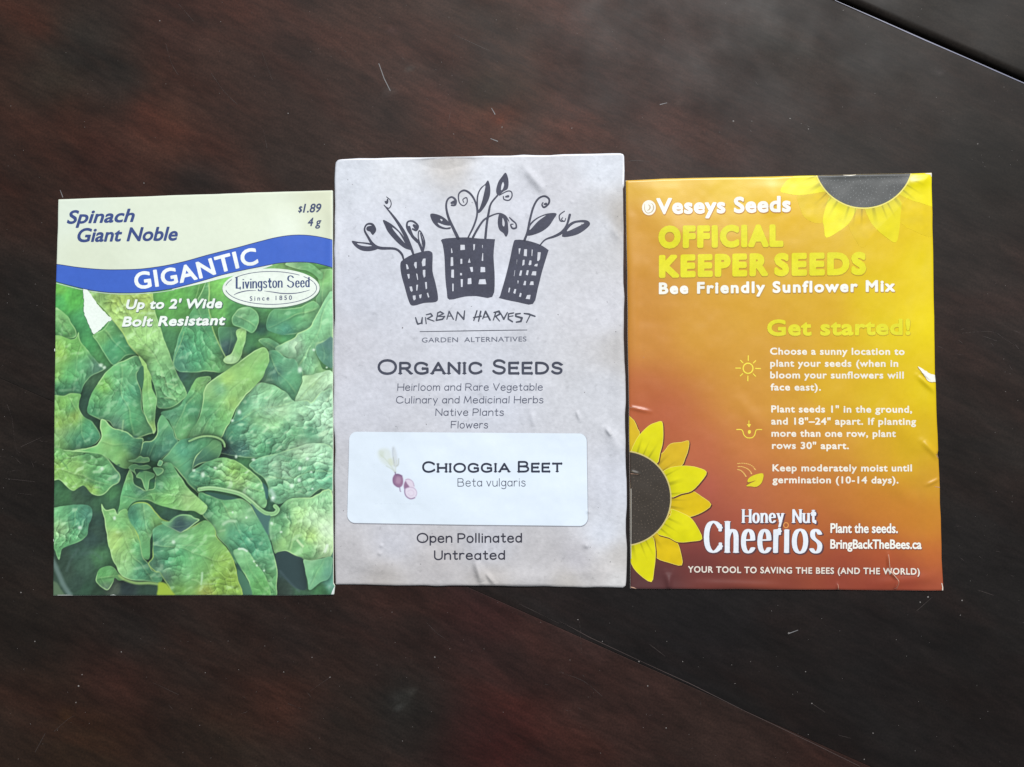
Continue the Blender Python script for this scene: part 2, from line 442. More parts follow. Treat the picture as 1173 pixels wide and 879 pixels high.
# -------- the leaf picture, painted leaf by leaf into a colour grid
class Canvas:
    def __init__(s, x0, y0, x1, y1, step):
        s.x0, s.y0, s.step = x0, y0, step
        s.X = x0 + step * np.arange(int((x1 - x0) / step) + 2); s.Y = y0 + step * np.arange(int((y1 - y0) / step) + 2)
        s.xx, s.yy = np.meshgrid(s.X, s.Y); s.img = np.zeros(s.xx.shape + (3,))
    def win(s, pts, m):
        p = np.asarray(pts)[:, :2]; lo = p.min(0) - m; hi = p.max(0) + m
        i0 = max(0, int((lo[0] - s.x0) / s.step)); i1 = min(len(s.X), int((hi[0] - s.x0) / s.step) + 2)
        j0 = max(0, int((lo[1] - s.y0) / s.step)); j1 = min(len(s.Y), int((hi[1] - s.y0) / s.step) + 2)
        return slice(j0, j1), slice(i0, i1)
    def mix(s, w, col, a): s.img[w] += (np.asarray(col, float) - s.img[w]) * a[..., None]
    def leaf(s, pts, samples, rim=0.55, rimcol=(190, 226, 156), shadow=0.38, blister=1.0, sh=4.6, round_=0.05, seed=0):
        p = smooth(pts, 4); w = s.win(p, sh * 3)
        if w[0].start >= w[0].stop or w[1].start >= w[1].stop: return
        xx, yy = s.xx[w], s.yy[w]
        wx = 1.1 * fbm(xx / 9, yy / 9, 77, 2); wy = 1.1 * fbm(xx / 9, yy / 9, 99, 2)
        d = poly_sdf(p, xx + wx, yy + wy)
        s.img[w] *= (1 - shadow * np.exp(-np.maximum(d, 0) / sh) * (d > 0) * np.clip(.75 + 1.1 * fbm(xx / 30, yy / 30, 90 + seed, 2), .15, 1))[..., None]
        c = rbf(samples, xx, yy, 3.0, 6.5)
        n = fbm(xx / 10.0 + seed, yy / 8.5, 5 + seed, 2); n2 = fbm((xx + 1.6) / 10.0 + seed, (yy + 1.8) / 8.5, 5 + seed, 2)
        big = fbm(xx / 22.0, yy / 22.0, 40 + seed, 2)
        bg2 = fbm((xx + 3) / 22.0, (yy + 3.4) / 22.0, 40 + seed, 2)
        c = c * (1 + blister * 0.22 * (n2 - n) + 0.06 * big + .40 * (bg2 - big))[..., None]
        pc = p - p.mean(0); ax = np.linalg.svd(pc, full_matrices=False)[2][0]
        la = (xx - p[:, 0].mean()) * ax[0] + (yy - p[:, 1].mean()) * ax[1]; lb = -(xx - p[:, 0].mean()) * ax[1] + (yy - p[:, 1].mean()) * ax[0]
        lb = lb + 9 * fbm(xx / 30, yy / 30, 14 + seed, 2); ph = (la - 0.85 * np.abs(lb)) / 9.5 + 1.3 * fbm(xx / 16, yy / 16, 24 + seed, 2)
        fr = ph - np.floor(ph); mod = sm(0.55 + 1.2 * fbm(xx / 28, yy / 28, 34 + seed, 2)) * min(blister, 1.5) * sm(-d / 5) * .30
        c = c * (1 + 0.16 * mod * (0.5 - fr))[..., None]
        c = c * (1 - 0.22 * mod * np.exp(-((fr - .93) / .07) ** 2))[..., None]
        c = c + (np.array([188, 220, 160]) - c) * (0.34 * mod * np.exp(-((fr - .06) / .06) ** 2))[..., None]
        mr_ = sm(-d / 4) * np.clip(.3 + .5 * blister, 0, .8) * (0.6 + 0.8 * fbm(xx / 20, yy / 20, 44, 2))
        c = c * (1 - .18 * mr_ * np.exp(-((lb - 1.5) / 1.0) ** 2))[..., None]
        c = c + (np.array([184, 216, 146]) - c) * np.clip(.55 * mr_ * np.exp(-(lb / .7) ** 2), 0, 1)[..., None]
        wx2 = xx + 9 * fbm(xx / 15, yy / 15, 301 + seed, 3); wy2 = yy + 9 * fbm(xx / 14, yy / 14, 307 + seed, 2)
        ra, rb = wx2 * ax[0] + wy2 * ax[1], -wx2 * ax[1] + wy2 * ax[0]
        dm, cr = domes(ra / 13.0, rb / 7.5, seed); dm2, cr2 = domes(ra / 6.0 + 9, rb / 4.5, seed + 3)
        pm = sm(.5 + 1.5 * fbm(xx / 32, yy / 32, 311 + seed, 2)) * sm(-d / 6) * min(blister, 1.6)
        c = c * (1 + pm * (.22 * dm - .08 * cr + .08 * dm2 - .02 * cr2))[..., None]
        c = c + (np.array([206, 234, 190]) - c) * (pm * .42 * np.clip(dm * 2.2 - .55, 0, 1) * (1 - cr))[..., None]
        f3 = fbm(xx / 4.0, yy / 3.4, 70 + seed, 2); f4 = fbm((xx + .7) / 4.0, (yy + .9) / 3.4, 70 + seed, 2)
        c = c * (1 + .10 * blister * (f4 - f3))[..., None]
        c = c * (1 - round_ * np.exp(np.minimum(d, 0) / 3.0) * (0.5 + 0.5 * np.sin(xx / 13.0 + yy / 17.0 + seed)))[..., None]
        hl = np.clip((n2 - n) * 6 - 0.75, 0, 1) * blister
        c = c + (np.array([205, 232, 190]) - c) * (0.30 * hl)[..., None]
        vein = np.exp(-(np.abs(fbm(xx / 15.0 + 5, yy / 15.0, 60 + seed, 2)) / 0.012) ** 2)
        c = c + (np.array([175, 212, 150]) - c) * (0.13 * vein * blister)[..., None]
        r = 1.9 * rim * np.exp(-((d + 0.35) / 0.62) ** 2) * np.clip(0.5 + 2.2 * fbm(xx / 24.0, yy / 24.0, 21 + seed, 2), 0.05, 1)
        r = np.clip(r, 0, .92)
        c = c + (np.asarray(rimcol, float) - c) * r[..., None]
        s.mix(w, c, np.clip(0.75 - d / 0.7, 0, 1))
    def soft(s, pts, col, blur=2.0, a=1.0):
        p = smooth(pts, 4); w = s.win(p, blur * 2); d = poly_sdf(p, s.xx[w], s.yy[w])
        s.mix(w, col, a * sm(0.5 - d / (2 * blur)))
    def line(s, pts, wd, col, a=1.0, blur=0.5, shade=None):
        p = smooth([tuple(q) for q in pts], 6, False); w = s.win(p, wd + 4)
        P = np.stack([s.xx[w].ravel(), s.yy[w].ravel()], 1); d = seg_dist(P, p[:-1], p[1:]).reshape(s.xx[w].shape) - wd / 2
        if shade is not None:
            s.img[w] *= (1 - 0.45 * np.exp(-np.maximum(d, 0) / 2.0) * (d > 0))[..., None]
        c = np.asarray(col, float)[None, None] * (1 + (0.25 * (d / (wd / 2) + 0.4) if shade else 0 * d))[..., None]
        s.mix(w, c, a * np.clip(0.5 - d / (2 * blur), 0, 1))
    def dot(s, x, y, r, col, a=1.0, k=1.0):
        w = s.win([(x, y)], r * 3); s.mix(w, col, a * np.exp(-(((s.xx[w] - x) ** 2 + ((s.yy[w] - y) * k) ** 2) / (r * r)) ** 1.5))
    def lin_at(s, u, v):
        fx = np.clip((u - s.x0) / s.step, 0, len(s.X) - 1.001); fy = np.clip((v - s.y0) / s.step, 0, len(s.Y) - 1.001)
        i = fx.astype(int); j = fy.astype(int); fx = (fx - i)[:, None]; fy = (fy - j)[:, None]; I = s.img
        c = (I[j, i] * (1 - fx) + I[j, i + 1] * fx) * (1 - fy) + (I[j + 1, i] * (1 - fx) + I[j + 1, i + 1] * fx) * fy
        return lin(np.clip(c, 0, 255))

K = 7.325
OA, OB, OC, OD, OE, OF, OG, OH = (60, 300), (220, 300), (60, 400), (220, 400), (60, 500), (220, 500), (55, 580), (220, 580)
cv = Canvas(58, 296, 386, 686, 0.5)
def tp(o, pts): return T(o[0], o[1], K, pts)
def ts(o, smp): return [(o[0] + x / K, o[1] + y / K, c) for x, y, c in smp]
base = (ts(OA, [(60, 220, (118, 178, 92)), (150, 300, (100, 175, 95)), (240, 520, (84, 150, 110)), (300, 720, (90, 158, 112)), (60, 330, (90, 165, 105)), (500, 300, (165, 195, 100)), (1000, 300, (115, 175, 100)), (900, 230, (120, 178, 108)), (1120, 450, (108, 160, 100)), (1000, 700, (95, 145, 115))])
 + ts(OB, [(240, 200, (138, 195, 115)), (60, 350, (110, 165, 105)), (230, 400, (130, 190, 118)), (360, 430, (95, 150, 105)), (480, 450, (118, 180, 120)), (580, 560, (62, 98, 98)), (590, 470, (95, 145, 110)), (700, 430, (112, 176, 118)), (850, 450, (100, 175, 115)), (780, 560, (88, 155, 125)), (950, 480, (125, 185, 115)), (1060, 200, (128, 188, 118)), (950, 60, (110, 170, 100)), (820, 30, (150, 185, 130)), (1130, 120, (120, 185, 110)), (1100, 350, (135, 198, 135)), (520, 650, (95, 150, 115)), (600, 690, (125, 185, 125)), (700, 650, (115, 180, 130)), (500, 760, (80, 125, 105)), (1000, 560, (128, 190, 125))])
 + ts(OC, [(350, 200, (98, 128, 112)), (250, 450, (72, 98, 98)), (300, 560, (80, 105, 102)), (380, 640, (70, 95, 90)), (400, 60, (105, 165, 120)), (1090, 220, (76, 102, 112)), (1120, 150, (88, 130, 118)), (1140, 300, (80, 118, 108)), (890, 560, (70, 105, 95)), (820, 740, (62, 92, 85)), (1000, 560, (98, 150, 118))])
 + ts(OD, [(40, 200, (82, 110, 100)), (450, 60, (105, 135, 110)), (300, 850, (60, 85, 88)), (250, 790, (78, 120, 95))])
 + ts(OE, [(60, 420, (72, 108, 88)), (200, 500, (78, 98, 92)), (280, 450, (68, 86, 86)), (120, 500, (85, 125, 100)), (500, 480, (90, 135, 105)), (580, 330, (66, 90, 92)), (540, 560, (78, 112, 98)), (430, 560, (80, 112, 98)), (700, 370, (68, 100, 92)), (900, 600, (72, 105, 92)), (960, 660, (68, 95, 95)), (1080, 720, (62, 82, 88)), (400, 720, (66, 84, 90)), (740, 60, (80, 130, 105)), (860, 380, (78, 130, 102)), (330, 850, (62, 76, 86)), (700, 640, (75, 125, 98))])
 + ts(OF, [(300, 130, (62, 86, 88)), (80, 200, (75, 110, 95)), (450, 180, (90, 140, 110)), (60, 620, (80, 120, 98)), (600, 700, (78, 115, 108))])
 + ts(OG, [(420, 200, (66, 80, 84)), (250, 380, (66, 84, 88)), (150, 550, (62, 72, 74)), (300, 500, (70, 88, 88)), (450, 430, (86, 120, 100)), (320, 700, (58, 78, 74)), (120, 420, (60, 70, 72)), (650, 690, (54, 58, 74)), (850, 700, (58, 72, 74)), (560, 680, (95, 95, 100)), (250, 650, (60, 72, 76)), (400, 740, (56, 70, 66))])
 + ts(OH, [(820, 520, (60, 70, 92)), (760, 700, (62, 68, 74)), (1060, 700, (72, 112, 86)), (1160, 620, (95, 145, 150)), (940, 700, (70, 95, 85)), (430, 650, (78, 118, 98))]))
cv.img[:] = rbf(base, cv.xx, cv.yy, 4.0, 3.0) * np.array([.94, 1.02, .84])
nn = fbm(cv.xx / 8, cv.yy / 8, 3, 3); n2 = fbm((cv.xx + 1.4) / 8, (cv.yy + 1.6) / 8, 3, 3)
cv.img *= (1 + 0.3 * (n2 - nn) + 0.10 * fbm(cv.xx / 25, cv.yy / 25, 8, 2))[..., None]
Lf = lambda o, pts, smp, **k: cv.leaf(tp(o, pts), ts(o, smp), seed=len(pts) + int(pts[0][0]) % 13, **k)
# top left and centre
Lf(OA, [(15, 410), (60, 400), (120, 450), (160, 510), (200, 590), (190, 630), (100, 645), (15, 650)], [(60, 480, (135, 190, 115)), (120, 600, (115, 178, 105)), (40, 600, (100, 165, 95))], rim=.4)
Lf(OC, [(-20, -82), (150, -82), (200, -100), (220, -140), (235, -70), (300, 10), (350, 80), (400, 130), (440, 175), (330, 230), (270, 300), (235, 375), (180, 372), (90, 395), (-20, 430)],
   [(60, 40, (155, 196, 92)), (30, 200, (140, 190, 95)), (150, 220, (104, 182, 110)), (80, 340, (72, 132, 92)), (250, 150, (104, 172, 118)), (190, 0, (120, 185, 95)), (380, 160, (95, 135, 112)), (200, 330, (84, 140, 105))], rim=.35)
Lf(OA, [(500, 480), (440, 560), (345, 610), (370, 660), (440, 770), (520, 870), (620, 790), (720, 770), (640, 640), (570, 560)],
   [(420, 620, (132, 188, 108)), (520, 560, (110, 172, 105)), (520, 700, (84, 160, 112)), (620, 760, (92, 168, 110)), (480, 800, (82, 150, 105))], rim=.3)
Lf(OA, [(300, 250), (420, 380), (505, 480), (600, 600), (650, 700), (740, 800), (790, 870), (800, 930), (850, 1010), (880, 1120), (890, 1220), (990, 1225), (1100, 1160), (1130, 1095), (1060, 960), (1020, 850), (970, 720), (920, 590), (870, 430), (850, 300), (820, 255), (600, 262)],
   [(400, 290, (150, 190, 110)), (560, 300, (176, 200, 100)), (720, 300, (172, 192, 96)), (560, 480, (172, 205, 115)), (700, 620, (160, 206, 120)), (850, 600, (165, 208, 130)), (760, 760, (150, 200, 115)), (900, 760, (150, 200, 130)), (900, 900, (140, 198, 130)), (980, 1050, (118, 178, 120)), (1060, 1120, (130, 190, 122)), (950, 1190, (98, 158, 110)), (880, 1000, (120, 185, 120))], rim=.3, blister=1.4)
Lf(OB, [(-80, 560), (0, 420), (60, 300), (130, 160), (150, 300), (150, 440), (180, 580), (230, 700), (280, 800), (330, 835), (420, 800), (400, 850), (330, 890), (250, 930), (150, 920), (0, 930), (-120, 910), (-150, 800)],
   [(60, 650, (92, 168, 112)), (50, 800, (92, 170, 120)), (200, 850, (118, 182, 112)), (-60, 720, (82, 145, 112)), (80, 300, (105, 165, 100)), (350, 850, (140, 195, 118)), (0, 540, (96, 160, 105)), (180, 720, (108, 178, 118)), (-90, 860, (85, 138, 110))], rim=.45)
Lf(OB, [(225, 560), (300, 550), (380, 560), (400, 600), (385, 650), (350, 720), (320, 780), (275, 785), (240, 700)], [(250, 600, (92, 150, 105)), (300, 700, (62, 84, 88)), (360, 610, (84, 130, 98))], rim=.25, blister=.3)
Lf(OB, [(370, 600), (390, 570), (450, 560), (455, 640), (430, 740), (412, 800), (360, 850), (300, 850), (268, 825), (290, 795), (335, 770), (365, 700), (382, 650)], [(420, 600, (165, 210, 128)), (400, 720, (140, 195, 115)), (310, 820, (182, 216, 160))], rim=.5)
cv.line(tp(OB, [(145, 160), (150, 260), (145, 400), (165, 480), (180, 570), (230, 690), (285, 800)]), 1.2, (182, 214, 130), .8)
cv.line(tp(OB, [(70, 160), (55, 240), (30, 320)]), .9, (160, 198, 125), .6)
cv.line(tp(OA, [(1110, 590), (1075, 700), (1040, 780), (1020, 850)]), .9, (160, 198, 130), .7)
cv.line(tp(OA, [(505, 480), (600, 600), (650, 700), (740, 800), (785, 879)]), 1.2, (190, 216, 120), .85)
# right of centre
Lf(OB, [(1050, 90), (1120, 60), (1190, 90), (1190, 310), (1100, 390), (1040, 330), (1075, 220)], [(1120, 150, (132, 190, 112)), (1100, 320, (124, 184, 126)), (1160, 250, (140, 200, 130))], rim=.3)
Lf(OB, [(780, 20), (860, -10), (960, 0), (1050, 60), (1100, 100), (1080, 150), (980, 80), (880, 60)], [(850, 30, (150, 188, 134)), (1000, 60, (108, 168, 104)), (930, 20, (120, 180, 112))], rim=.35, blister=.6)
Lf(OB, [(400, 395), (470, 380), (540, 420), (566, 480), (552, 540), (505, 600), (440, 565), (350, 530), (340, 460)], [(480, 430, (124, 186, 126)), (400, 500, (98, 156, 110)), (520, 540, (112, 176, 120)), (430, 420, (148, 200, 140))], rim=.3)
Lf(OB, [(690, 400), (800, 395), (920, 375), (1020, 330), (1075, 400), (1000, 545), (890, 600), (770, 612), (680, 590), (630, 560), (640, 470)], [(740, 430, (112, 178, 118)), (880, 460, (98, 174, 112)), (790, 570, (82, 148, 124)), (960, 430, (130, 190, 122)), (930, 540, (112, 176, 122)), (680, 540, (88, 148, 112))], rim=.35)
Lf(OB, [(560, 660), (640, 640), (690, 665), (740, 700), (800, 790), (860, 810), (800, 840), (700, 790), (640, 730), (600, 700)], [(640, 670, (122, 184, 126)), (780, 800, (140, 198, 140)), (700, 730, (112, 176, 130))], rim=.5)
Lf(OB, [(860, 640), (890, 600), (990, 550), (1060, 420), (1180, 250), (1180, 640), (1100, 670), (1040, 700), (1030, 745), (1060, 820), (1100, 900), (1180, 930), (930, 950), (860, 820), (800, 800), (700, 740), (740, 700)],
   [(850, 700, (178, 206, 172)), (1000, 650, (132, 196, 138)), (1080, 480, (140, 202, 145)), (950, 850, (132, 192, 142)), (1130, 900, (160, 212, 138)), (780, 740, (140, 195, 145)), (1140, 350, (145, 205, 150))], rim=.5)
Lf(OB, [(1180, 640), (1100, 670), (1040, 700), (1035, 745), (1070, 820), (1120, 870), (1180, 880)], [(1100, 760, (88, 138, 112)), (1160, 700, (80, 118, 112))], rim=.3, blister=.4)
Lf(OD, [(640, 20), (720, 20), (790, 75), (860, 85), (900, 170), (930, 190), (925, 260), (880, 370), (860, 440), (800, 440), (780, 360), (700, 300), (620, 285), (560, 285), (610, 200), (645, 110)],
   [(700, 200, (84, 128, 114)), (800, 280, (104, 170, 125)), (700, 90, (100, 165, 120)), (870, 250, (104, 172, 120)), (600, 260, (108, 148, 112)), (820, 130, (112, 172, 130))], rim=.45)
Lf(OD, [(1180, 200), (1060, 200), (1010, 220), (930, 225), (925, 280), (890, 360), (870, 445), (960, 430), (1000, 460), (1180, 440)], [(1000, 280, (182, 220, 160)), (1100, 250, (190, 228, 182)), (1000, 380, (178, 220, 172)), (1150, 380, (195, 232, 192))], rim=.4, shadow=.3)
Lf(OD, [(560, 290), (620, 285), (700, 310), (770, 350), (800, 375), (860, 440), (960, 430), (1000, 450), (1060, 380), (1110, 355), (1180, 370), (1180, 890), (300, 890), (270, 800), (260, 720), (340, 600), (400, 460), (480, 370), (520, 320)],
   [(620, 340, (155, 208, 150)), (540, 450, (180, 222, 180)), (460, 450, (88, 154, 114)), (700, 400, (132, 196, 140)), (600, 440, (98, 164, 120)), (650, 430, (170, 212, 165)), (760, 520, (172, 204, 160)), (650, 500, (176, 212, 176)), (900, 560, (155, 198, 158)), (1050, 480, (176, 220, 182)), (1120, 600, (188, 228, 190)), (550, 600, (150, 200, 135)), (640, 640, (160, 208, 150)), (420, 600, (78, 144, 116)), (350, 700, (88, 154, 116)), (700, 620, (155, 206, 142)), (850, 700, (112, 172, 120)), (800, 680, (92, 148, 112)), (1000, 700, (88, 146, 110)), (550, 740, (150, 206, 150)), (640, 755, (72, 126, 98)), (1130, 750, (176, 220, 178)), (600, 830, (98, 170, 118)), (920, 830, (175, 208, 168)), (420, 830, (66, 104, 98)), (290, 850, (58, 82, 84)), (480, 560, (125, 180, 130)), (520, 680, (100, 165, 125))], rim=.4, blister=2.0, shadow=.35)
Lf(OF, [(480, 230), (600, 170), (700, 150), (850, 100), (1020, 60), (1180, 110), (1180, 450), (1080, 440), (980, 515), (850, 510), (760, 560), (700, 560), (650, 500), (640, 420), (600, 340), (540, 300)],
   [(700, 260, (158, 196, 158)), (700, 350, (136, 186, 140)), (900, 150, (172, 206, 164)), (850, 230, (98, 158, 114)), (1000, 300, (120, 190, 142)), (1100, 190, (176, 224, 180)), (850, 430, (138, 198, 145)), (1120, 340, (112, 184, 142)), (640, 260, (130, 186, 145)), (780, 300, (158, 192, 158)), (720, 410, (105, 170, 125)), (960, 110, (180, 212, 175)), (560, 250, (105, 170, 130))], rim=.3, blister=1.7, shadow=.3)
cv.line(tp(OF, [(640, 270), (720, 310), (790, 325)]), 1.0, (95, 140, 108), .6, 1.0)
cv.line(tp(OF, [(730, 150), (800, 190), (920, 230)]), 1.4, (88, 145, 108), .6, 1.2)
Lf(OH, [(1180, -90), (1110, -135), (1060, -100), (990, -70), (870, -72), (800, -50), (740, 10), (700, 60), (660, 80), (650, 180), (690, 380), (720, 385), (790, 378), (860, 410), (930, 445), (1010, 455), (1090, 430), (1180, 380)],
   [(900, 50, (176, 214, 140)), (1000, 100, (192, 226, 178)), (1000, 250, (186, 222, 125)), (880, 330, (118, 172, 110)), (1120, 200, (220, 242, 205)), (750, 150, (104, 164, 112)), (760, 300, (160, 205, 125)), (700, 250, (106, 162, 118)), (1100, 330, (208, 236, 180)), (770, 60, (94, 150, 108)), (900, -30, (145, 202, 140)), (1100, -60, (150, 206, 150)), (990, 380, (130, 188, 122)), (860, 200, (168, 208, 128))], rim=.55, blister=1.2)
cv.dot(*tp(OH, [(910, 300)])[0], 4.2, (118, 172, 112), .8); cv.line(tp(OH, [(885, 285), (910, 315), (930, 335)]), 2.6, (205, 228, 175), .9, .8)
cv.line(tp(OH, [(1135, 330), (1115, 380)]), 3.4, (232, 246, 220), .9, 1.0)
cv.line(tp(OH, [(820, 60), (822, 100), (835, 140)]), 1.0, (82, 132, 98), .7, .7)
# heart leaf and its curled strip
Lf(OC, [(640, 80), (720, 60), (760, 140), (715, 200), (715, 260), (755, 350), (760, 500), (800, 580), (840, 660), (862, 700), (830, 712), (720, 745), (680, 735), (600, 690), (520, 660), (480, 610), (400, 590), (300, 530), (310, 440), (350, 340), (440, 210), (530, 130)],
   [(580, 130, (116, 184, 118)), (430, 320, (134, 188, 92)), (600, 300, (124, 192, 132)), (350, 510, (88, 156, 108)), (690, 350, (84, 154, 114)), (660, 620, (92, 168, 110)), (560, 640, (102, 140, 116)), (480, 450, (112, 178, 122)), (640, 200, (116, 184, 125)), (700, 500, (105, 176, 118)), (380, 400, (110, 176, 108)), (600, 430, (96, 164, 122)), (780, 690, (98, 150, 102))], rim=.5)
Lf(OC, [(730, 60), (790, 120), (800, 160), (830, 220), (842, 330), (885, 420), (870, 510), (865, 600), (872, 680), (850, 712), (832, 650), (780, 560), (765, 450), (763, 340), (775, 250), (765, 150)],
   [(800, 250, (150, 202, 112)), (810, 450, (132, 192, 122)), (850, 660, (172, 208, 112)), (800, 180, (165, 205, 118)), (830, 560, (110, 170, 112))], rim=.5)
cv.soft(tp(OC, [(745, 150), (770, 150), (770, 250), (760, 335), (740, 310), (716, 250), (722, 195)]), (66, 108, 82), .8)
Lf(OC, [(-20, 430), (90, 395), (180, 372), (240, 380), (225, 440), (222, 490), (260, 560), (340, 610), (380, 670), (400, 710), (400, 760), (330, 815), (230, 840), (100, 850), (-20, 860)],
   [(100, 470, (138, 190, 92)), (180, 560, (170, 198, 92)), (310, 650, (84, 160, 112)), (220, 770, (74, 135, 105)), (60, 620, (156, 194, 92)), (60, 790, (140, 190, 108)), (150, 500, (100, 170, 112)), (340, 740, (84, 150, 112)), (90, 710, (172, 206, 130)), (130, 740, (88, 150, 108))], rim=.4)
# centre rosette
Lf(OD, [(0, 320), (-60, 420), (-90, 470), (-170, 510), (-250, 530), (-240, 570), (-190, 600), (-150, 690), (-120, 760), (-40, 770), (0, 690), (50, 600), (80, 500), (105, 400), (130, 290), (165, 260), (150, 230), (60, 240)],
   [(60, 300, (142, 198, 116)), (40, 420, (112, 178, 118)), (-50, 600, (116, 182, 120)), (-150, 560, (92, 148, 114)), (-60, 730, (126, 188, 120)), (0, 500, (84, 152, 112)), (-120, 680, (120, 182, 122))], rim=.45)
Lf(OD, [(560, 0), (610, -15), (645, 30), (645, 110), (610, 200), (560, 280), (480, 360), (400, 460), (350, 550), (320, 620), (290, 660), (250, 750), (200, 740), (120, 735), (0, 770), (-10, 700), (60, 590), (90, 480), (115, 330), (150, 280), (210, 240), (380, 120), (480, 50)],
   [(560, 80, (156, 204, 122)), (450, 200, (150, 198, 112)), (300, 260, (168, 204, 108)), (340, 440, (168, 208, 115)), (240, 340, (104, 158, 118)), (150, 400, (142, 192, 120)), (170, 560, (92, 158, 110)), (250, 560, (134, 194, 112)), (80, 690, (110, 158, 108)), (600, 150, (130, 190, 110)), (130, 480, (98, 160, 108)), (220, 640, (125, 188, 120)), (380, 350, (150, 200, 118)), (120, 330, (170, 210, 140))], rim=.7, blister=.7)
Lf(OE, [(-20, 100), (130, 120), (300, 100), (450, 170), (520, 260), (570, 320), (560, 380), (500, 420), (450, 470), (400, 498), (330, 480), (270, 410), (215, 440), (180, 455), (140, 440), (90, 385), (50, 360), (-20, 355)],
   [(60, 140, (128, 190, 112)), (220, 250, (158, 200, 110)), (100, 310, (142, 192, 104)), (330, 440, (170, 204, 96)), (430, 290, (116, 184, 114)), (540, 350, (100, 150, 115)), (360, 370, (76, 136, 90)), (160, 400, (150, 200, 105)), (300, 220, (125, 186, 114)), (30, 260, (150, 192, 90)), (450, 400, (108, 174, 110)), (300, 160, (110, 176, 115)), (420, 340, (92, 150, 105))], rim=.45, blister=1.8)
cv.line(tp(OE, [(75, 200), (110, 240), (130, 270)]), 1.2, (90, 140, 85), .7, .8)
Lf(OE, [(100, 118), (180, 116), (250, 108), (350, 85), (395, 50), (415, 0), (405, -80), (412, -142), (450, -130), (510, -70), (620, -45), (690, 10), (760, 12), (765, 60), (745, 150), (700, 200), (645, 264), (580, 262), (520, 225), (470, 185), (380, 145)],
   [(480, 60, (158, 206, 122)), (600, 150, (150, 200, 112)), (620, 20, (82, 150, 114)), (430, -60, (138, 195, 118)), (690, 110, (68, 112, 96)), (520, -20, (102, 168, 118)), (300, 125, (112, 176, 105)), (560, 90, (130, 192, 112)), (600, 225, (150, 205, 125)), (650, 60, (92, 158, 112))], rim=.65, blister=.7)
Lf(OE, [(745, 150), (765, 50), (830, 40), (880, -10), (890, -110), (920, -177), (965, -135), (1010, -60), (1030, 5), (1060, 48), (1000, 120), (930, 180), (900, 215), (830, 200), (780, 190)],
   [(950, -110, (118, 184, 124)), (850, 120, (84, 140, 108)), (990, 30, (86, 146, 116)), (900, 20, (104, 168, 120)), (800, 100, (78, 128, 104)), (920, 130, (78, 128, 108))], rim=.55, blister=.6)
Lf(OE, [(910, 215), (990, 130), (1060, 48), (1170, 12), (1290, -5), (1400, 8), (1445, 45), (1455, 95), (1420, 60), (1350, 60), (1260, 125), (1205, 185), (1185, 270), (1190, 340), (1240, 480), (1130, 380), (1060, 290), (1010, 240), (960, 225)],
   [(1000, 180, (116, 182, 130)), (1100, 130, (84, 150, 120)), (1110, 240, (100, 168, 128)), (1250, 40, (96, 162, 112)), (1380, 60, (104, 160, 104)), (1170, 80, (88, 152, 114)), (1060, 250, (122, 188, 125))], rim=.6, blister=.5)
Lf(OF, [(10, 270), (12, 225), (30, 180), (80, 120), (140, 75), (180, 35), (235, 45), (250, 110), (215, 190), (150, 215), (60, 235)], [(120, 170, (82, 134, 104)), (200, 80, (112, 164, 108)), (50, 210, (76, 112, 96))], rim=.55, blister=.4)
cv.line(tp(OF, [(-20, 40), (60, 8), (120, -3), (190, 3), (250, 28), (275, 60), (278, 85)]), 1.8, (172, 208, 140), .9, .6, shade=True)
Lf(OF, [(-20, 320), (60, 260), (140, 210), (260, 180), (380, 210), (470, 270), (560, 340), (600, 400), (620, 480), (630, 560), (600, 600), (520, 540), (440, 480), (300, 445), (150, 440), (60, 430), (-20, 370)],
   [(350, 290, (154, 198, 94)), (250, 270, (140, 196, 132)), (400, 360, (172, 208, 130)), (150, 290, (98, 162, 114)), (500, 480, (146, 200, 146)), (250, 400, (104, 178, 118)), (100, 350, (90, 150, 110)), (560, 440, (125, 186, 125)), (300, 350, (165, 205, 130)), (430, 290, (130, 188, 105)), (60, 300, (82, 140, 110))], rim=.4, blister=2.2)
cv.soft(tp(OF, [(595, 390), (630, 420), (645, 470), (640, 520), (625, 525), (615, 470)]), (60, 100, 98), 1.0)
cv.line(tp(OF, [(668, 455), (690, 500), (680, 530)]), 4.5, (178, 208, 190), .85, 1.6); cv.dot(*tp(OF, [(682, 515)])[0], 1.8, (240, 250, 240), .95)
Lf(OH, [(60, -110), (150, -95), (260, -55), (400, -66), (450, -50), (510, 10), (560, 100), (620, 190), (650, 270), (690, 420), (715, 530), (710, 660), (695, 760), (500, 760), (480, 640), (420, 540), (350, 450), (300, 350), (220, 260), (190, 190), (130, 120), (90, 60)],
   [(250, -10, (112, 182, 120)), (330, 50, (150, 202, 135)), (430, 90, (164, 212, 152)), (450, 250, (82, 156, 120)), (330, 230, (98, 168, 130)), (600, 500, (110, 170, 122)), (560, 650, (105, 176, 102)), (250, 220, (142, 198, 130)), (400, 20, (128, 192, 125)), (130, 0, (92, 160, 112)), (520, 330, (88, 160, 124)), (640, 600, (120, 180, 115)), (560, 180, (110, 180, 130)), (500, 60, (145, 200, 145)), (420, 170, (88, 150, 112))], rim=.5, blister=1.1)
Lf(OH, [(352, 390), (380, 360), (430, 352), (480, 390), (520, 460), (600, 560), (640, 650), (650, 760), (510, 760), (480, 640), (410, 520)], [(430, 450, (130, 192, 128)), (500, 560, (112, 178, 112)), (580, 680, (110, 176, 98)), (400, 400, (150, 205, 150))], rim=.45, shadow=.25)
cv.soft(tp(OH, [(385, 510), (420, 550), (480, 650), (500, 760), (385, 760)]), (80, 122, 98), 1.0); cv.soft(tp(OH, [(375, 470), (400, 500), (415, 545), (380, 520)]), (58, 88, 82), .8)
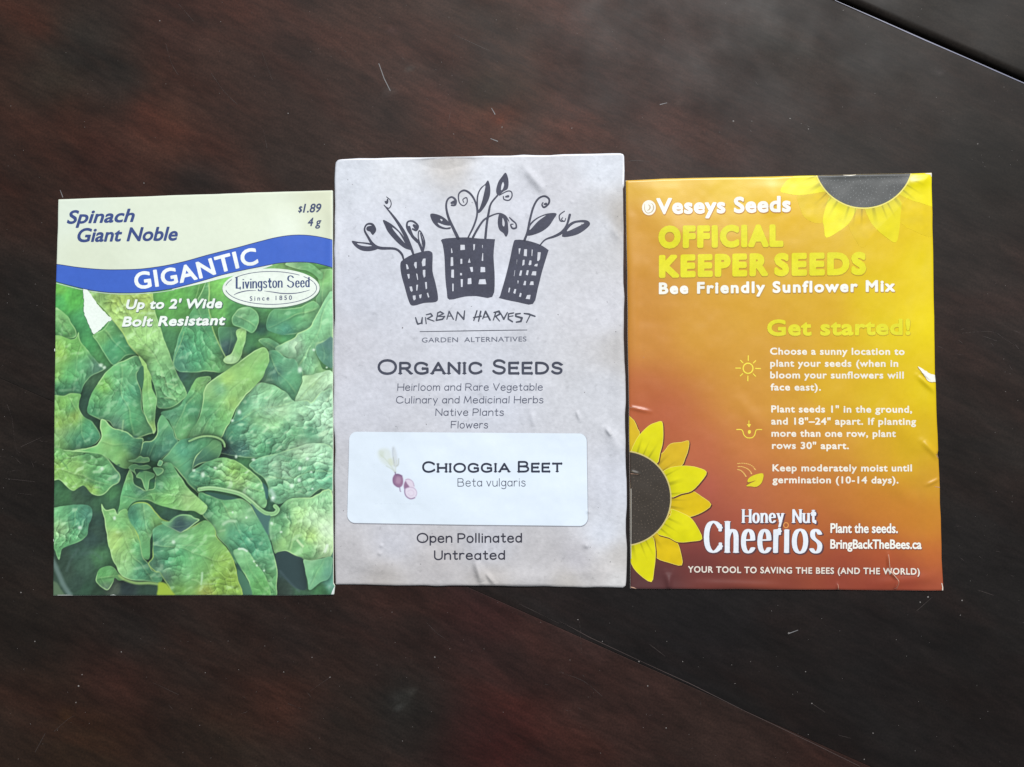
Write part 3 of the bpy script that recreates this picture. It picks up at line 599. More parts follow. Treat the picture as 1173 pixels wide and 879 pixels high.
cv.line(tp(OH, [(265, 150), (310, 125), (365, 125)]), 3.2, (188, 220, 180), .85, 1.2); cv.line(tp(OH, [(235, 210), (275, 200)]), 2.4, (170, 210, 158), .7, 1.0)
cv.line(tp(OH, [(395, 358), (430, 358), (462, 376)]), 2.2, (225, 242, 222), .95, .8)
for q in ((605, 540), (545, 497), (520, 462), (345, 50), (460, 95)): cv.dot(*tp(OH, [q])[0], 1.3, (228, 244, 224), .8)
Lf(OE, [(870, 330), (920, 240), (1000, 225), (1050, 300), (1110, 390), (1180, 470), (1240, 525), (1302, 590), (1262, 655), (1190, 625), (1100, 620), (950, 590), (870, 560), (800, 535), (740, 535), (680, 560), (635, 610), (600, 690), (560, 720), (540, 690), (565, 600), (575, 500), (600, 420), (640, 300), (660, 280), (685, 330), (690, 400), (740, 430), (780, 452), (810, 445), (860, 430)],
   [(1000, 400, (125, 190, 116)), (900, 430, (86, 146, 108)), (950, 530, (136, 194, 106)), (650, 450, (104, 180, 120)), (640, 340, (140, 198, 118)), (1130, 520, (172, 208, 134)), (600, 600, (122, 192, 120)), (740, 440, (70, 114, 102)), (860, 500, (125, 186, 105)), (1200, 570, (158, 204, 122)), (960, 320, (104, 170, 118)), (1050, 460, (140, 196, 120)), (700, 520, (118, 184, 120)), (1000, 590, (130, 188, 108))], rim=.6, blister=1.0)
# small curled leaflets in the heart of the rosette
for o, pts, c in ((OE, [(640, 205), (700, 190), (745, 160), (770, 175), (810, 180), (820, 210), (770, 222), (690, 218)], (118, 176, 120)), (OE, [(640, 262), (690, 232), (740, 245), (800, 240), (830, 262), (780, 278), (700, 275), (715, 330), (690, 300)], (106, 164, 110)),
                  (OE, [(712, 340), (740, 300), (790, 290), (860, 315), (850, 345), (818, 370), (808, 440), (795, 455), (770, 420), (755, 360)], (116, 178, 116)), (OE, [(850, 262), (930, 270), (930, 300), (890, 330), (860, 300)], (120, 180, 125)), (OE, [(900, 200), (930, 215), (910, 250), (880, 240)], (112, 172, 128))):
    cv.leaf(tp(o, pts), [(p[0], p[1], np.array(c) * random.uniform(.85, 1.1)) for p in tp(o, pts)[::2]], rim=.4, blister=.5, shadow=.5, sh=3.0, seed=3)
for q, r in (((740, 235), 3.0), ((750, 292), 2.6), ((850, 372), 3.4), ((815, 18), 2.6), ((560, 240), 1.8), ((700, 5), 3)): cv.dot(*tp(OE, [q])[0], r, (52, 88, 76), .75, 1.8)
# lower part
Lf(OG, [(-10, 30), (60, 10), (120, 0), (330, -10), (370, 60), (340, 180), (320, 250), (260, 300), (180, 330), (120, 360), (95, 450), (60, 380), (-10, 250)],
   [(120, 80, (112, 178, 120)), (230, 120, (84, 156, 120)), (100, 190, (154, 196, 128)), (150, 300, (102, 172, 112)), (320, 80, (78, 128, 108)), (60, 330, (110, 170, 110)), (200, 230, (96, 168, 112)), (130, 210, (170, 205, 150))], rim=.2, blister=1.6, shadow=.3)
cv.line(tp(OG, [(20, 420), (60, 500), (95, 580), (130, 660), (185, 745)]), 5.5, (112, 130, 126), .85, 1.6)
cv.soft(tp(OG, [(20, 640), (70, 640), (110, 700), (140, 760), (20, 760)]), (105, 125, 95), 1.5, .8)
cv.line(tp(OG, [(255, 360), (190, 450), (160, 540)]), 1.6, (96, 116, 112), .5, 2.0); cv.line(tp(OG, [(280, 400), (380, 390), (450, 440)]), 2.0, (98, 122, 118), .4, 2.4)
Lf(OG, [(405, 600), (420, 540), (470, 508), (530, 500), (570, 535), (600, 575), (640, 610), (600, 620), (560, 600), (545, 640), (500, 705), (460, 690), (410, 640)], [(470, 570, (98, 164, 92)), (520, 540, (116, 178, 112)), (500, 690, (98, 116, 98)), (550, 590, (120, 175, 105))], rim=.45)
Lf(OG, [(450, -20), (490, 30), (560, 20), (590, 70), (610, 40), (660, 30), (700, 130), (760, 200), (780, 300), (800, 420), (850, 480), (880, 540), (950, 570), (945, 640), (850, 630), (760, 625), (680, 612), (610, 575), (570, 500), (530, 400), (505, 290), (490, 180), (475, 100)],
   [(580, 240, (178, 204, 112)), (650, 330, (158, 206, 120)), (560, 120, (134, 192, 118)), (660, 500, (154, 200, 134)), (780, 560, (92, 158, 118)), (750, 340, (98, 170, 114)), (620, 160, (122, 190, 118)), (560, 330, (178, 212, 120)), (620, 430, (160, 205, 128)), (720, 230, (165, 208, 122)), (820, 500, (82, 145, 112)), (880, 600, (90, 140, 100)), (520, 50, (138, 196, 118))], rim=.55, blister=1.2)
Lf(OG, [(670, 60), (700, 0), (760, -30), (840, -25), (900, 40), (960, 110), (1030, 132), (960, 150), (895, 200), (860, 280), (862, 370), (845, 440), (800, 420), (775, 300), (730, 200), (690, 130)],
   [(830, 60, (138, 198, 132)), (750, 120, (76, 148, 116)), (820, 250, (132, 192, 122)), (710, 50, (66, 114, 92)), (900, 120, (145, 198, 112)), (850, 20, (130, 190, 132)), (800, 150, (110, 178, 130)), (830, 380, (112, 176, 112))], rim=.75, rimcol=(184, 208, 98), blister=.9)
Lf(OG, [(890, 190), (960, 150), (1035, 150), (1100, 215), (1170, 190), (1250, 150), (1330, 120), (1400, 190), (1420, 260), (1490, 340), (1550, 430), (1580, 520), (1593, 620), (1593, 765), (1040, 765), (1020, 690), (960, 600), (940, 560), (900, 550), (845, 480), (880, 420), (884, 300), (880, 230)],
   [(1000, 220, (94, 158, 114)), (1050, 290, (156, 208, 152)), (1000, 450, (82, 152, 110)), (1100, 450, (98, 176, 110)), (1300, 250, (122, 180, 108)), (1480, 450, (156, 194, 92)), (1420, 650, (146, 188, 78)), (1250, 400, (116, 180, 112)), (1260, 580, (125, 182, 104)), (1000, 600, (88, 112, 96)), (1100, 700, (118, 160, 76)), (1330, 720, (164, 168, 76)), (1150, 300, (140, 200, 132)), (1400, 350, (135, 184, 100)), (900, 330, (84, 138, 112)), (930, 490, (80, 110, 92)), (1170, 560, (130, 192, 130)), (1100, 380, (90, 168, 115)), (1080, 620, (100, 145, 90)), (1540, 600, (150, 182, 76))], rim=.45, rimcol=(182, 206, 104), blister=1.2)
cv.line(tp(OH, [(-80, 330), (0, 325), (60, 345), (105, 390)]), 1.2, (168, 208, 148), .5, 1.0)
cv.line(tp(OH, [(85, 560), (82, 610), (76, 655)]), 2.2, (196, 226, 186), .8, .9); cv.line(tp(OH, [(90, 645), (150, 610), (220, 605)]), 2.0, (160, 198, 128), .6, 1.5); cv.line(tp(OH, [(0, 615), (40, 625), (75, 650)]), 1.4, (168, 206, 140), .7, .9)
Lf(OE, [(915, 720), (990, 715), (1020, 690), (1080, 658), (1160, 660), (1190, 680), (1240, 700), (1200, 730), (1100, 800), (1060, 800), (1000, 770)], [(960, 722, (120, 178, 118)), (1080, 740, (56, 74, 84)), (1150, 740, (64, 88, 92)), (1160, 670, (130, 184, 122)), (1040, 780, (62, 82, 88))], rim=.6, blister=.2, shadow=.2)
cv.line(tp(OE, [(990, 712), (1030, 680), (1090, 657), (1160, 668), (1200, 690)]), 1.3, (140, 192, 132), .85, .6)
cv.line(tp(OG, [(600, 585), (650, 618), (740, 645), (850, 645), (930, 655)]), 3.2, (160, 194, 112), .85, 1.0); cv.soft(tp(OG, [(930, 640), (990, 650), (1030, 700), (1065, 760), (925, 760), (920, 700)]), (164, 188, 62), 1.4)
cv.soft(tp(OH, [(705, 410), (730, 385), (790, 378), (860, 412), (935, 445), (950, 560), (962, 690), (900, 700), (820, 650), (750, 570), (718, 520)]), (52, 66, 70), .8)
cv.line(tp(OH, [(740, 545), (820, 640), (900, 715)]), 1.8, (88, 102, 110), .5, 1.4)
Lf(OH, [(935, 452), (1010, 458), (1100, 436), (1180, 440), (1150, 600), (1080, 635), (1020, 680), (978, 695), (958, 560)], [(1060, 540, (112, 172, 116)), (960, 470, (140, 190, 140)), (990, 660, (120, 175, 130)), (1130, 560, (98, 152, 128))], rim=.25, blister=.4)
# stems
cv.line(tp(OF, [(65, 445), (150, 434), (260, 447), (400, 480), (480, 530), (560, 600), (620, 642), (690, 648), (722, 615), (700, 585)]), 4.6, (158, 206, 142), 1.0, .6, shade=True)
cv.line(tp(OF, [(80, 436), (160, 427), (270, 440), (405, 472), (490, 525), (565, 592)]), 1.2, (200, 228, 176), .7, .7)
cv.soft(tp(OF, [(110, 468), (180, 472), (280, 492), (385, 515), (330, 530), (250, 530), (170, 502)]), (58, 92, 82), .9)
cv.soft(tp(OF, [(500, 560), (560, 620), (620, 660), (660, 665), (655, 720), (650, 820), (630, 812), (590, 740), (540, 650)]), (76, 112, 108), .9)
cv.line(tp(OF, [(660, 720), (655, 780), (660, 860)]), 2.6, (150, 196, 150), .6, 1.2)
# wet highlights
for o, q, r in ((OF, (968, 187), 2.1), (OF, (198, 262), 1.8), (OF, (95, 320), 2.4), (OF, (520, 195), 2.4), (OF, (838, 415), 2.6), (OF, (900, 368), 2.0), (OF, (375, 170), 1.6), (OF, (672, 728), 1.8), (OF, (1010, 440), 1.4), (OD, (400, 530), 2.3), (OD, (342, 600), 1.9),
                (OC, (410, 135), 2.6), (OC, (440, 155), 2.0), (OG, (270, 180), 2.6), (OE, (525, 685), 1.8), (OD, (905, 175), 2.6), (OE, (420, 270), 1.8), (OD, (1130, 155), 1.3), (OB, (1022, 740), 1.6), (OG, (1055, 300), 2.2), (OH, (750, 215), 1.6), (OF, (20, 285), 2), (OF, (905, 270), 2.2), (OF, (1000, 300), 1.6)):
    cv.dot(*tp(o, [q])[0], r, (226, 242, 222), .85, random.uniform(.7, 1.5))
for a, b in (((915, 185), (925, 235)), ((960, 290), (1020, 300)), ((1010, 330), (1050, 300)), ((950, 410), (1010, 410)), ((590, 690), (600, 600))): cv.line(tp(OC, [a, b]), 1.6, (190, 222, 160), .6, 1.0)
_b = cv.img.copy()
for _k in range(6): _b[1:-1, 1:-1] = (_b[1:-1, 1:-1] * 2 + _b[:-2, 1:-1] + _b[2:, 1:-1] + _b[1:-1, :-2] + _b[1:-1, 2:]) / 6
cv.img = cv.img + .5 * (cv.img - _b)
cv.img = 136 + (cv.img - 132) * 1.0
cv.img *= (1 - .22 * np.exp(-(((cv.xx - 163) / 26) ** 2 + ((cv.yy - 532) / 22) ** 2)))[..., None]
_l = cv.img.mean(-1, keepdims=True); cv.img = _l + (cv.img - _l) * .94 + np.array([-7, 0, -2]) + (8 * sm((cv.xx - 300) / 80.0))[..., None]  # last term paints a sheen, paler towards the right side
# printing softness and grain
g = cv.img; g[1:-1, 1:-1] = (g[1:-1, 1:-1] * 4 + g[:-2, 1:-1] + g[2:, 1:-1] + g[1:-1, :-2] + g[1:-1, 2:]) / 8
g *= (1 + 0.03 * (np.random.RandomState(2).rand(*g.shape[:2]) - .5))[..., None]

top = [(50, 303), (64.6, 302.9), (90, 306.6), (116.8, 309.0), (140, 309.3), (162.9, 308.4), (188, 305), (212, 299.8), (240, 292), (270.4, 284.5), (296, 277.6), (316.4, 272.6), (334, 269.9), (350, 269.6), (366, 271.6), (381.6, 275.3), (396, 280)]
bot = [(50, 318), (64.6, 322.9), (82, 327.6), (101.4, 332), (120, 334.8), (138.3, 335.8), (158, 335.6), (175.2, 334.2), (195, 331.4), (212, 327.5), (234, 321.4), (255, 315.2), (280, 309.6), (301, 305.4), (318, 302), (331.8, 300.7), (348, 300.4), (362.5, 301.8), (381.6, 306.9), (396, 312)]
topS = smooth(top, 5, False); botS = smooth(bot, 5, False)
M_pic = paper('printed_leaf_picture', rough=0.42, spec=0.45, mottle=0.02, attr=True, bump=0.05)
pic = Shape().poly(list(map(tuple, botS - [0, 1.5])) + [(400, 700), (40, 700)])
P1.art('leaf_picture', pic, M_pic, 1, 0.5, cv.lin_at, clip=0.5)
head = Shape().poly([(50, 210), (396, 200)] + [tuple(q) for q in topS[::-1] + [0, 1.0]])
hs = [(80, 240, (224, 234, 208)), (200, 240, (226, 234, 204)), (300, 230, (228, 236, 205)), (370, 232, (222, 226, 190)), (378, 260, (205, 208, 176)), (370, 262, (228, 236, 200)), (100, 295, (222, 230, 198)), (220, 280, (226, 234, 204)), (330, 260, (232, 240, 212))]  # cream tones, darker at the right border where shade is painted in
P1.art('cream_header', head, paper('cream_print', rough=.42, attr=True, mottle=.015, bump=.05), 1, 1.2, lambda u, v: lin(rbf(hs, u, v) * np.array([.99, .995, 1.045])), clip=0.8)
gl = Shape().stroke([(198, 332, 1.0), (225, 325.5, 2.2), (255, 317.5, 3.6), (280, 311.4, 4.4), (300, 307, 3.4), (312, 304, 1.0)], sm_=4)
P1.art('pale_banner_edge', gl, ink((226, 238, 226)), 2, 0.5)
gl2 = Shape().stroke([(64, 324.4, .9), (101, 333.4, .9), (138, 337.2, .9), (175, 335.8, .9), (200, 332.4, .9)], sm_=4)
P1.art('pale_banner_edge', gl2, ink((190, 215, 190)), 2, 0.5, clip=.5)
rib = P1.art('blue_banner', Shape().poly([tuple(q) for q in topS] + [tuple(q) for q in botS[::-1]]), paper('blue_print', (66, 104, 200), .42, mottle=.03, bump=.05), 3, 0.6, clip=0.5)
for ln in (topS, botS):
    P1.art('banner_outline', Shape().stroke([tuple(q) for q in ln], .8), ink((52, 66, 116)), 4, 0.4, clip=0.5, parent=rib)
bl = [(150, 333), (160, 331.8), (180, 328.9), (200, 326.2), (217, 322.8), (238, 317.6), (255, 312.4), (275, 307.4), (299, 302.4), (306, 301)]
P1.art('banner_lettering', type_on(Shape(), 'GIGANTIC', 155.5, 0, 297, 0, 19.6, 0.75, spacing=1.08, base=bl), ink((240, 246, 244)), 5, 0.35, parent=rib)
NAVY = ink((58, 76, 132))
P1.art('title_lettering', type_on(Shape(), 'Spinach', 76.4, 256.8, 154.6, 254.6, 15.6, 0.62, 0.26), NAVY, 2, 0.32)
P1.art('title_lettering', type_on(Shape(), 'Giant Noble', 88.6, 277.8, 204, 276, 16.2, 0.62, 0.24), NAVY, 2, 0.32)
PR = ink((62, 74, 108))
P1.art('price_lettering', type_on(Shape(), '$', 341.4, 243.2, 346.4, 243.2, 7.0, .25, .2), PR, 2, .25)
P1.art('price_lettering', type_on(Shape(), '1.89', 346.8, 243.8, 368.2, 243.4, 10.2, .32, .22), PR, 2, .28)
P1.art('price_lettering', type_on(Shape(), '4 g', 352.4, 259.4, 368.2, 259.0, 9.8, .3, .22), PR, 2, .28)
for tx, a in (("Up to 2' Wide", (145, 354.6, 255.2, 353.4, 11.2)), ('Bolt Resistant', (140.4, 374.6, 258.9, 372.8, 11.6))):
    b = (a[0] - .1, a[1] + .9, a[2] + 1.3, a[3] + .9, a[4] + .9)
    P1.art('lettering_shadow', type_on(Shape(), tx, *b, 1.0, .2, 1.1), ink((74, 104, 92)), 2, .35)
    P1.art('slogan_lettering', type_on(Shape(), tx, *a, .62, .2, 1.06), ink((238, 246, 240)), 3, .32)
# oval badge
def ell(cx, cy, rx, ry, rot=0.0, n=72):
    a = np.linspace(0, 2 * np.pi, n, endpoint=False); c, s_ = math.cos(rot), math.sin(rot)
    x = rx * np.cos(a); y = ry * np.sin(a); return [(cx + p * c - q * s_, cy + p * s_ + q * c) for p, q in zip(x, y)]
P1.art('badge_shadow', Shape().poly(ell(311, 331.4, 56, 23)), ink((78, 118, 88)), 2, .5)
bd = P1.art('oval_badge', Shape().poly(ell(310.8, 330.4, 55.4, 22.4, -.01)), ink((232, 242, 232)), 4, .5)
GN = ink((86, 92, 122))
for a0, a1 in ((-172, -150), (-142, -52), (-44, -22), (-20, 172)):
    aa = np.radians(np.linspace(a0, a1, 40)); P1.art('badge_line', Shape().stroke([(310.8 + 52 * math.cos(q), 330.2 + 18.8 * math.sin(q)) for q in aa], .75), GN, 5, .3, parent=bd)
sh = Shape(); sh.ky = 2.1
pen_on(sh, 'L', 269.6, 331.2, 276.8, 331, 13.6, 2.3, serif=.12, sw=.5); P1.art('badge_lettering', sh, ink((66, 82, 124)), 5, .28, parent=bd)
sh = Shape(); sh.ky = 2.1
pen_on(sh, 'ivingston', 277.6, 331.2, 324.8, 329.8, 11.6, 1.75, gap=.3, serif=.1, sw=.5); P1.art('badge_lettering', sh, ink((66, 82, 124)), 5, .28, parent=bd)
sh = Shape(); sh.ky = 2.1
pen_on(sh, 'S', 328.8, 329.9, 337.2, 329.7, 14.0, 1.9, serif=.12, sw=.5); P1.art('badge_lettering', sh, ink((66, 82, 124)), 5, .28, parent=bd)
sh = Shape(); sh.ky = 2.1
pen_on(sh, 'eed', 338.2, 329.8, 355.6, 329.2, 11.6, 1.75, gap=.3, serif=.1, sw=.5); P1.art('badge_lettering', sh, ink((66, 82, 124)), 5, .28, parent=bd)
P1.art('badge_swash', Shape().stroke(tp(OB, [(355, 280, .5), (385, 265, 1.0), (430, 252, 1.1), (480, 244, .9), (540, 243, .4)]), sm_=4), GN, 5, .3, parent=bd)
P1.art('badge_swash', Shape().stroke(tp(OB, [(610, 247, .4), (680, 256, .9), (760, 267, 1.1), (860, 266, 1.0), (930, 254, .8), (990, 237, .4)]), sm_=4), GN, 5, .3, parent=bd)
P1.art('badge_lettering', type_on(Shape(), 'Since 1850', 286.5, 345.0, 334.7, 343.8, 5.2, .14, 0, 1.5), GN, 5, .25, parent=bd)
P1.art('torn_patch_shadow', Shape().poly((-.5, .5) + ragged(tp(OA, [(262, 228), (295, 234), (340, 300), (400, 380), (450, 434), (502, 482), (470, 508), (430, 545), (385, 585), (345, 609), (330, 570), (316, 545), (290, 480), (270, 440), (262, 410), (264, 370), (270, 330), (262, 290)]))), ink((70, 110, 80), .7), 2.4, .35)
P1.art('torn_patch', Shape().poly(ragged(tp(OA, [(262, 228), (295, 234), (340, 300), (400, 380), (450, 434), (502, 482), (470, 508), (430, 545), (385, 585), (345, 609), (330, 570), (316, 545), (290, 480), (270, 440), (262, 410), (264, 370), (270, 330), (262, 290)]))), ink((236, 246, 238), .7), 3, .35, label='white torn patch where the print has peeled off')
P1.art('corner_highlight', Shape().stroke([(383.2, 672.6, .8), (382.6, 676, 2.4), (380.6, 681, 2.2)], sm_=4), ink((228, 238, 236), .7), 3, .35, clip=.2)  # highlight on the lifted corner, painted as a white stroke
P1.art('worn_edge', Shape().stroke([(66, 682, .8), (76, 682.2, 1.4), (83, 682.2, .7)]), ink((214, 222, 214), .7), 3, .35)
P1.art('worn_edge', Shape().stroke([(126, 682.2, .7), (130, 681.8, 1.4), (133, 682.4, .6)]), ink((214, 222, 214), .7), 3, .35)
P1.art('worn_edge', Shape().stroke([(60.8, 618, .8), (61.2, 620, 1.6)]), ink((214, 222, 214), .7), 3, .35)
P1.art('worn_edge', Shape().stroke([(62, 400, 1.2), (62.2, 402, 1.2)]), ink((214, 222, 214), .7), 3, .35)

# ================================================================== grey paper packet in the middle
o2 = [(382.9, 188), (383.6, 185), (386, 182.6), (390, 181.8), (430, 181.0), (480, 180.0), (540, 178.6), (600, 177.8), (660, 176.4), (700, 175.6), (711, 175.6), (714.2, 176.8), (715.2, 179.4),
      (715.0, 212), (713.6, 215), (713.8, 260), (714.8, 340), (716.0, 430), (716.8, 520), (717.6, 610), (717.9, 666), (717.2, 671), (714, 673.2), (700, 673.4), (640, 672.2), (560, 671.4), (470, 671.0), (384.2, 670.6), (383.4, 640), (382.8, 500), (382.6, 350)]
P2 = Packet('seed_packet', 'pale grey kraft paper seed packet with drawn planters, white sticker and black lettering', o2, 0.6, 0.7,
    [(478, 186, 548, 184, 7, -.42), (500, 192, 520, 186, 10, -.15), (600, 192, 625, 222, 5, .28), (560, 205, 690, 262, 22, -.16), (690, 215, 620, 250, 18, .10), (545, 642, 552, 668, 4, .34), (556, 655, 566, 668, 2.5, .22),
     (400, 610, 440, 660, 14, .16), (430, 600, 520, 668, 16, .12), (640, 600, 700, 668, 18, .14), (560, 668, 700, 655, 10, .16), (386, 640, 470, 655, 12, .12), (690, 485, 712, 520, 8, .2), (694, 490, 700, 500, 2.2, .25), (668, 500, 690, 440, 12, .10),
     (608, 470, 612, 490, 3, .12), (700, 260, 714, 280, 4, .12), (712, 300, 705, 560, 7, .12), (660, 470, 664, 482, 2.0, .16), (440, 470, 470, 500, 12, .09), (716, 190, 712, 330, 5, -.15)], 23, rnd=3.0,
    lumps=[(671.5, 624.5, 3.2, .5), (435.5, 634, 2.4, .32), (437, 625, 2.2, .22), (560, 645, 60, .18), (640, 400, 80, .12), (460, 420, 90, .10), (674, 586, 2.2, .22), (655, 232, 2, .16), (600, 620, 30, .12), (690, 560, 30, .14), (430, 230, 60, .12), (520, 560, 120, .35), (620, 300, 110, .25)], soft=2.0, wob=1.3)
def kraft(name, attr=True): return paper(name, rough=.75, spec=.25, mottle=.05, mscale=700, bump=.35, bscale=1300, attr=attr, fibres=.14)
ks = [(400, 200, (206, 214, 228)), (460, 200, (210, 216, 226)), (515, 186, (176, 172, 168)), (560, 200, (212, 218, 230)), (640, 215, (196, 198, 208)), (690, 190, (216, 224, 238)), (690, 260, (198, 202, 212)), (600, 240, (202, 206, 220)), (420, 330, (200, 206, 222)), (560, 330, (206, 212, 228)), (690, 360, (200, 202, 212)),
      (420, 460, (196, 200, 214)), (560, 460, (200, 206, 222)), (690, 450, (198, 202, 212)), (390, 560, (182, 184, 192)), (700, 560, (204, 210, 226)), (400, 640, (180, 178, 182)), (450, 620, (196, 198, 210)), (500, 650, (180, 176, 178)), (560, 625, (190, 192, 204)), (620, 645, (182, 180, 184)), (690, 610, (208, 216, 232)), (690, 660, (190, 186, 186)), (660, 640, (184, 182, 190)), (440, 665, (172, 166, 162)), (560, 668, (174, 168, 164)), (650, 668, (178, 172, 166)), (712, 400, (186, 184, 184)), (713, 250, (160, 154, 146)), (711, 640, (180, 176, 172)), (386, 400, (190, 192, 204)), (705, 666, (200, 200, 200)), (480, 240, (206, 212, 226)), (440, 270, (208, 214, 230))]  # paper tones, with the shading of the right edge painted in
V2 = P2.body(kraft('kraft_paper'), 1.0)
def color_body(o, P, samples, extra=None):
    me = o.data; n = len(me.vertices); co = np.zeros(n * 3); me.vertices.foreach_get('co', co); co = co.reshape(-1, 3)
    x = co[:, 0] + P.origin[0]; y = co[:, 1] + P.origin[1]
    # undo plane(): layout coordinates of each vertex
    z0 = 0.0006; c, s_ = math.cos(TAU), math.sin(TAU)
    yy = y - CY; D = DIST - z0
    Y = (yy * c - D * s_) / (D * c + yy * s_); t = D / (c - Y * s_)
    u = x / t * FPX + W0 / 2; v = H0 / 2 - Y * FPX
    cc = rbf(samples, u, v, 3.0, 10.0)
    cc = cc + (np.array([207, 210, 219]) - cc) * .35
    cc = np.minimum(cc * np.array([1.02, 1.012, .998]), 250)
    cc = cc * (1 + 0.03 * fbm(u / 20.0, v / 20.0, 51, 3) + 0.035 * fbm(u / 3.2, v / 3.2, 53, 3))[:, None]
    a = np.ones((n, 4)); a[:, :3] = lin(cc); at = me.color_attributes.new('ink', 'FLOAT_COLOR', 'POINT'); at.data.foreach_set('color', a.ravel())
color_body(V2, P2, ks)
# the folded flap that stands proud behind the front at the top right
P2.art('rear_flap', Shape().poly([(600, 184), (712, 178), (715.8, 178.2), (716.7, 180.5), (716.9, 212), (715.6, 214.4), (600, 213)]), ink((222, 228, 238), .7, .03), -9.5, 0.7)
P2.art('fold_highlight', Shape().stroke([(386.5, 183.2, 1.0), (430, 182.4, 2.0), (480, 181.3, 1.6), (540, 180.0, 1.2), (600, 179.2, 2.2), (660, 177.8, 2.0), (700, 177.0, 2.2), (712.5, 177.2, 1.6), (714.2, 181, 1.6), (714.0, 196, 1.8), (713.6, 211, 1.4)], sm_=3), ink((238, 240, 246), .7), 0, .4, clip=0)  # painted highlight along the top fold and down the flap side
INK2 = ink((68, 70, 86), .7, .12); BLK = ink((52, 52, 66), .7, .1)
s6 = 5.865; OU = (440, 260)
def tu(pts): return T(OU[0], OU[1], s6, pts)
lg = Shape()
lg.poly(smooth(tu([(112, 250), (130, 225), (190, 190), (280, 166), (318, 172), (326, 200), (325, 300), (345, 380), (362, 470), (350, 505), (270, 512), (200, 530), (172, 508), (140, 400), (118, 320)]), 3))
for w in ([(146, 248), (160, 255), (170, 285), (152, 290)], [(205, 238), (222, 235), (222, 280), (212, 284), (200, 258)], [(262, 215), (282, 212), (280, 265), (258, 270), (252, 240)], [(154, 318), (174, 316), (174, 348), (164, 354)], [(214, 312), (226, 316), (232, 358), (224, 362)], [(260, 290), (280, 288), (280, 335), (268, 348), (260, 320)],
          [(170, 402), (190, 400), (196, 432), (186, 442), (176, 430)], [(216, 390), (232, 388), (226, 432), (216, 432)], [(274, 372), (290, 370), (292, 418), (280, 424)], [(192, 462), (214, 460), (216, 488), (202, 500), (194, 484)], [(234, 458), (256, 452), (252, 480), (240, 486)], [(286, 446), (298, 442), (308, 476), (296, 480)]): lg.poly(tu(w))
lg.poly(smooth(tu([(390, 88), (480, 78), (560, 76), (640, 84), (735, 88), (742, 100), (734, 200), (742, 350), (726, 472), (620, 466), (540, 470), (440, 490), (425, 440), (414, 340), (408, 200), (396, 120)]), 3))
for w in ([(450, 150), (456, 140), (464, 178), (450, 182)], [(512, 122), (544, 122), (546, 158), (512, 162)], [(598, 118), (614, 118), (610, 155), (600, 168)], [(658, 124), (666, 124), (664, 148), (658, 148)], [(448, 205), (466, 204), (468, 265), (446, 268)], [(512, 216), (528, 216), (528, 252), (512, 254)], [(562, 245), (574, 206), (584, 246)], [(654, 232), (660, 178), (668, 178), (668, 235)],
          [(452, 288), (472, 288), (472, 348), (450, 344)], [(510, 310), (526, 312), (526, 330), (510, 330)], [(574, 272), (598, 270), (600, 306), (584, 308)], [(648, 270), (680, 272), (682, 308), (646, 310)], [(458, 382), (470, 382), (470, 436), (458, 438)], [(514, 352), (532, 352), (530, 408), (516, 408)], [(562, 348), (588, 344), (590, 388), (560, 390)], [(640, 354), (682, 352), (690, 390), (632, 390)]): lg.poly(tu(w))
lg.poly(smooth(tu([(870, 112), (890, 92), (960, 98), (1040, 122), (1098, 158), (1098, 175), (1060, 300), (1030, 420), (998, 520), (900, 508), (782, 482), (782, 465), (815, 350), (845, 230)]), 3))
for w in ([(902, 146), (920, 146), (910, 188), (904, 190)], [(936, 200), (940, 152), (962, 152), (960, 204)], [(988, 200), (990, 152), (1000, 156), (996, 204)], [(1026, 232), (1030, 172), (1054, 172), (1048, 222), (1036, 236)], [(890, 220), (896, 220), (892, 268), (888, 268)], [(926, 264), (930, 224), (946, 222), (944, 258), (932, 266)], [(968, 258), (976, 226), (992, 228), (990, 258), (976, 264)], [(1004, 268), (1014, 252), (1034, 248), (1030, 272)],
          [(870, 335), (876, 292), (882, 292), (876, 338)], [(904, 332), (914, 294), (930, 294), (922, 334)], [(950, 326), (958, 292), (974, 294), (966, 332)], [(986, 330), (996, 300), (1024, 300), (1022, 332)], [(894, 362), (906, 362), (902, 386), (896, 386)], [(932, 396), (942, 364), (956, 366), (952, 398)], [(974, 396), (984, 368), (1004, 368), (1006, 396)],
          [(832, 444), (838, 408), (850, 412), (842, 446)], [(866, 448), (876, 418), (890, 420), (882, 456)], [(904, 474), (912, 444), (926, 448), (920, 476)], [(948, 488), (960, 460), (986, 458), (980, 492)]): lg.poly(tu(w))
lg.grow = .28
P2.art('planter_drawing', lg, INK2, 1, .3)
OL = (400, 190); OR = (540, 190)
pl = Shape()
def tl(o, pts): return T(o[0], o[1], K, pts)
def stk(o, pts): pl.stroke(smooth(tl(o, pts), 6, False))
stk(OL, [(458, 788, 1.5), (440, 740, 2.0), (385, 700, 2.0), (260, 692, 2.6), (200, 660, 2.6), (160, 600, 2.0), (130, 540, 1.6), (150, 495, 1.5), (195, 495, 2.0), (220, 540, 2.0), (200, 575, 1.6)]); stk(OL, [(165, 530, 4.2), (195, 535, 5.6), (200, 560, 3.6)])
stk(OL, [(540, 745, 1.9), (520, 690, 2.4), (470, 580, 3.2), (410, 480, 2.4), (350, 400, 1.6), (295, 335, .8)]); stk(OL, [(300, 340, .7), (335, 362, .9), (355, 330, .9), (345, 290, .7), (315, 265, .7)]); stk(OL, [(305, 305, 1.3), (318, 315, 2.2), (325, 285, 1.2)])
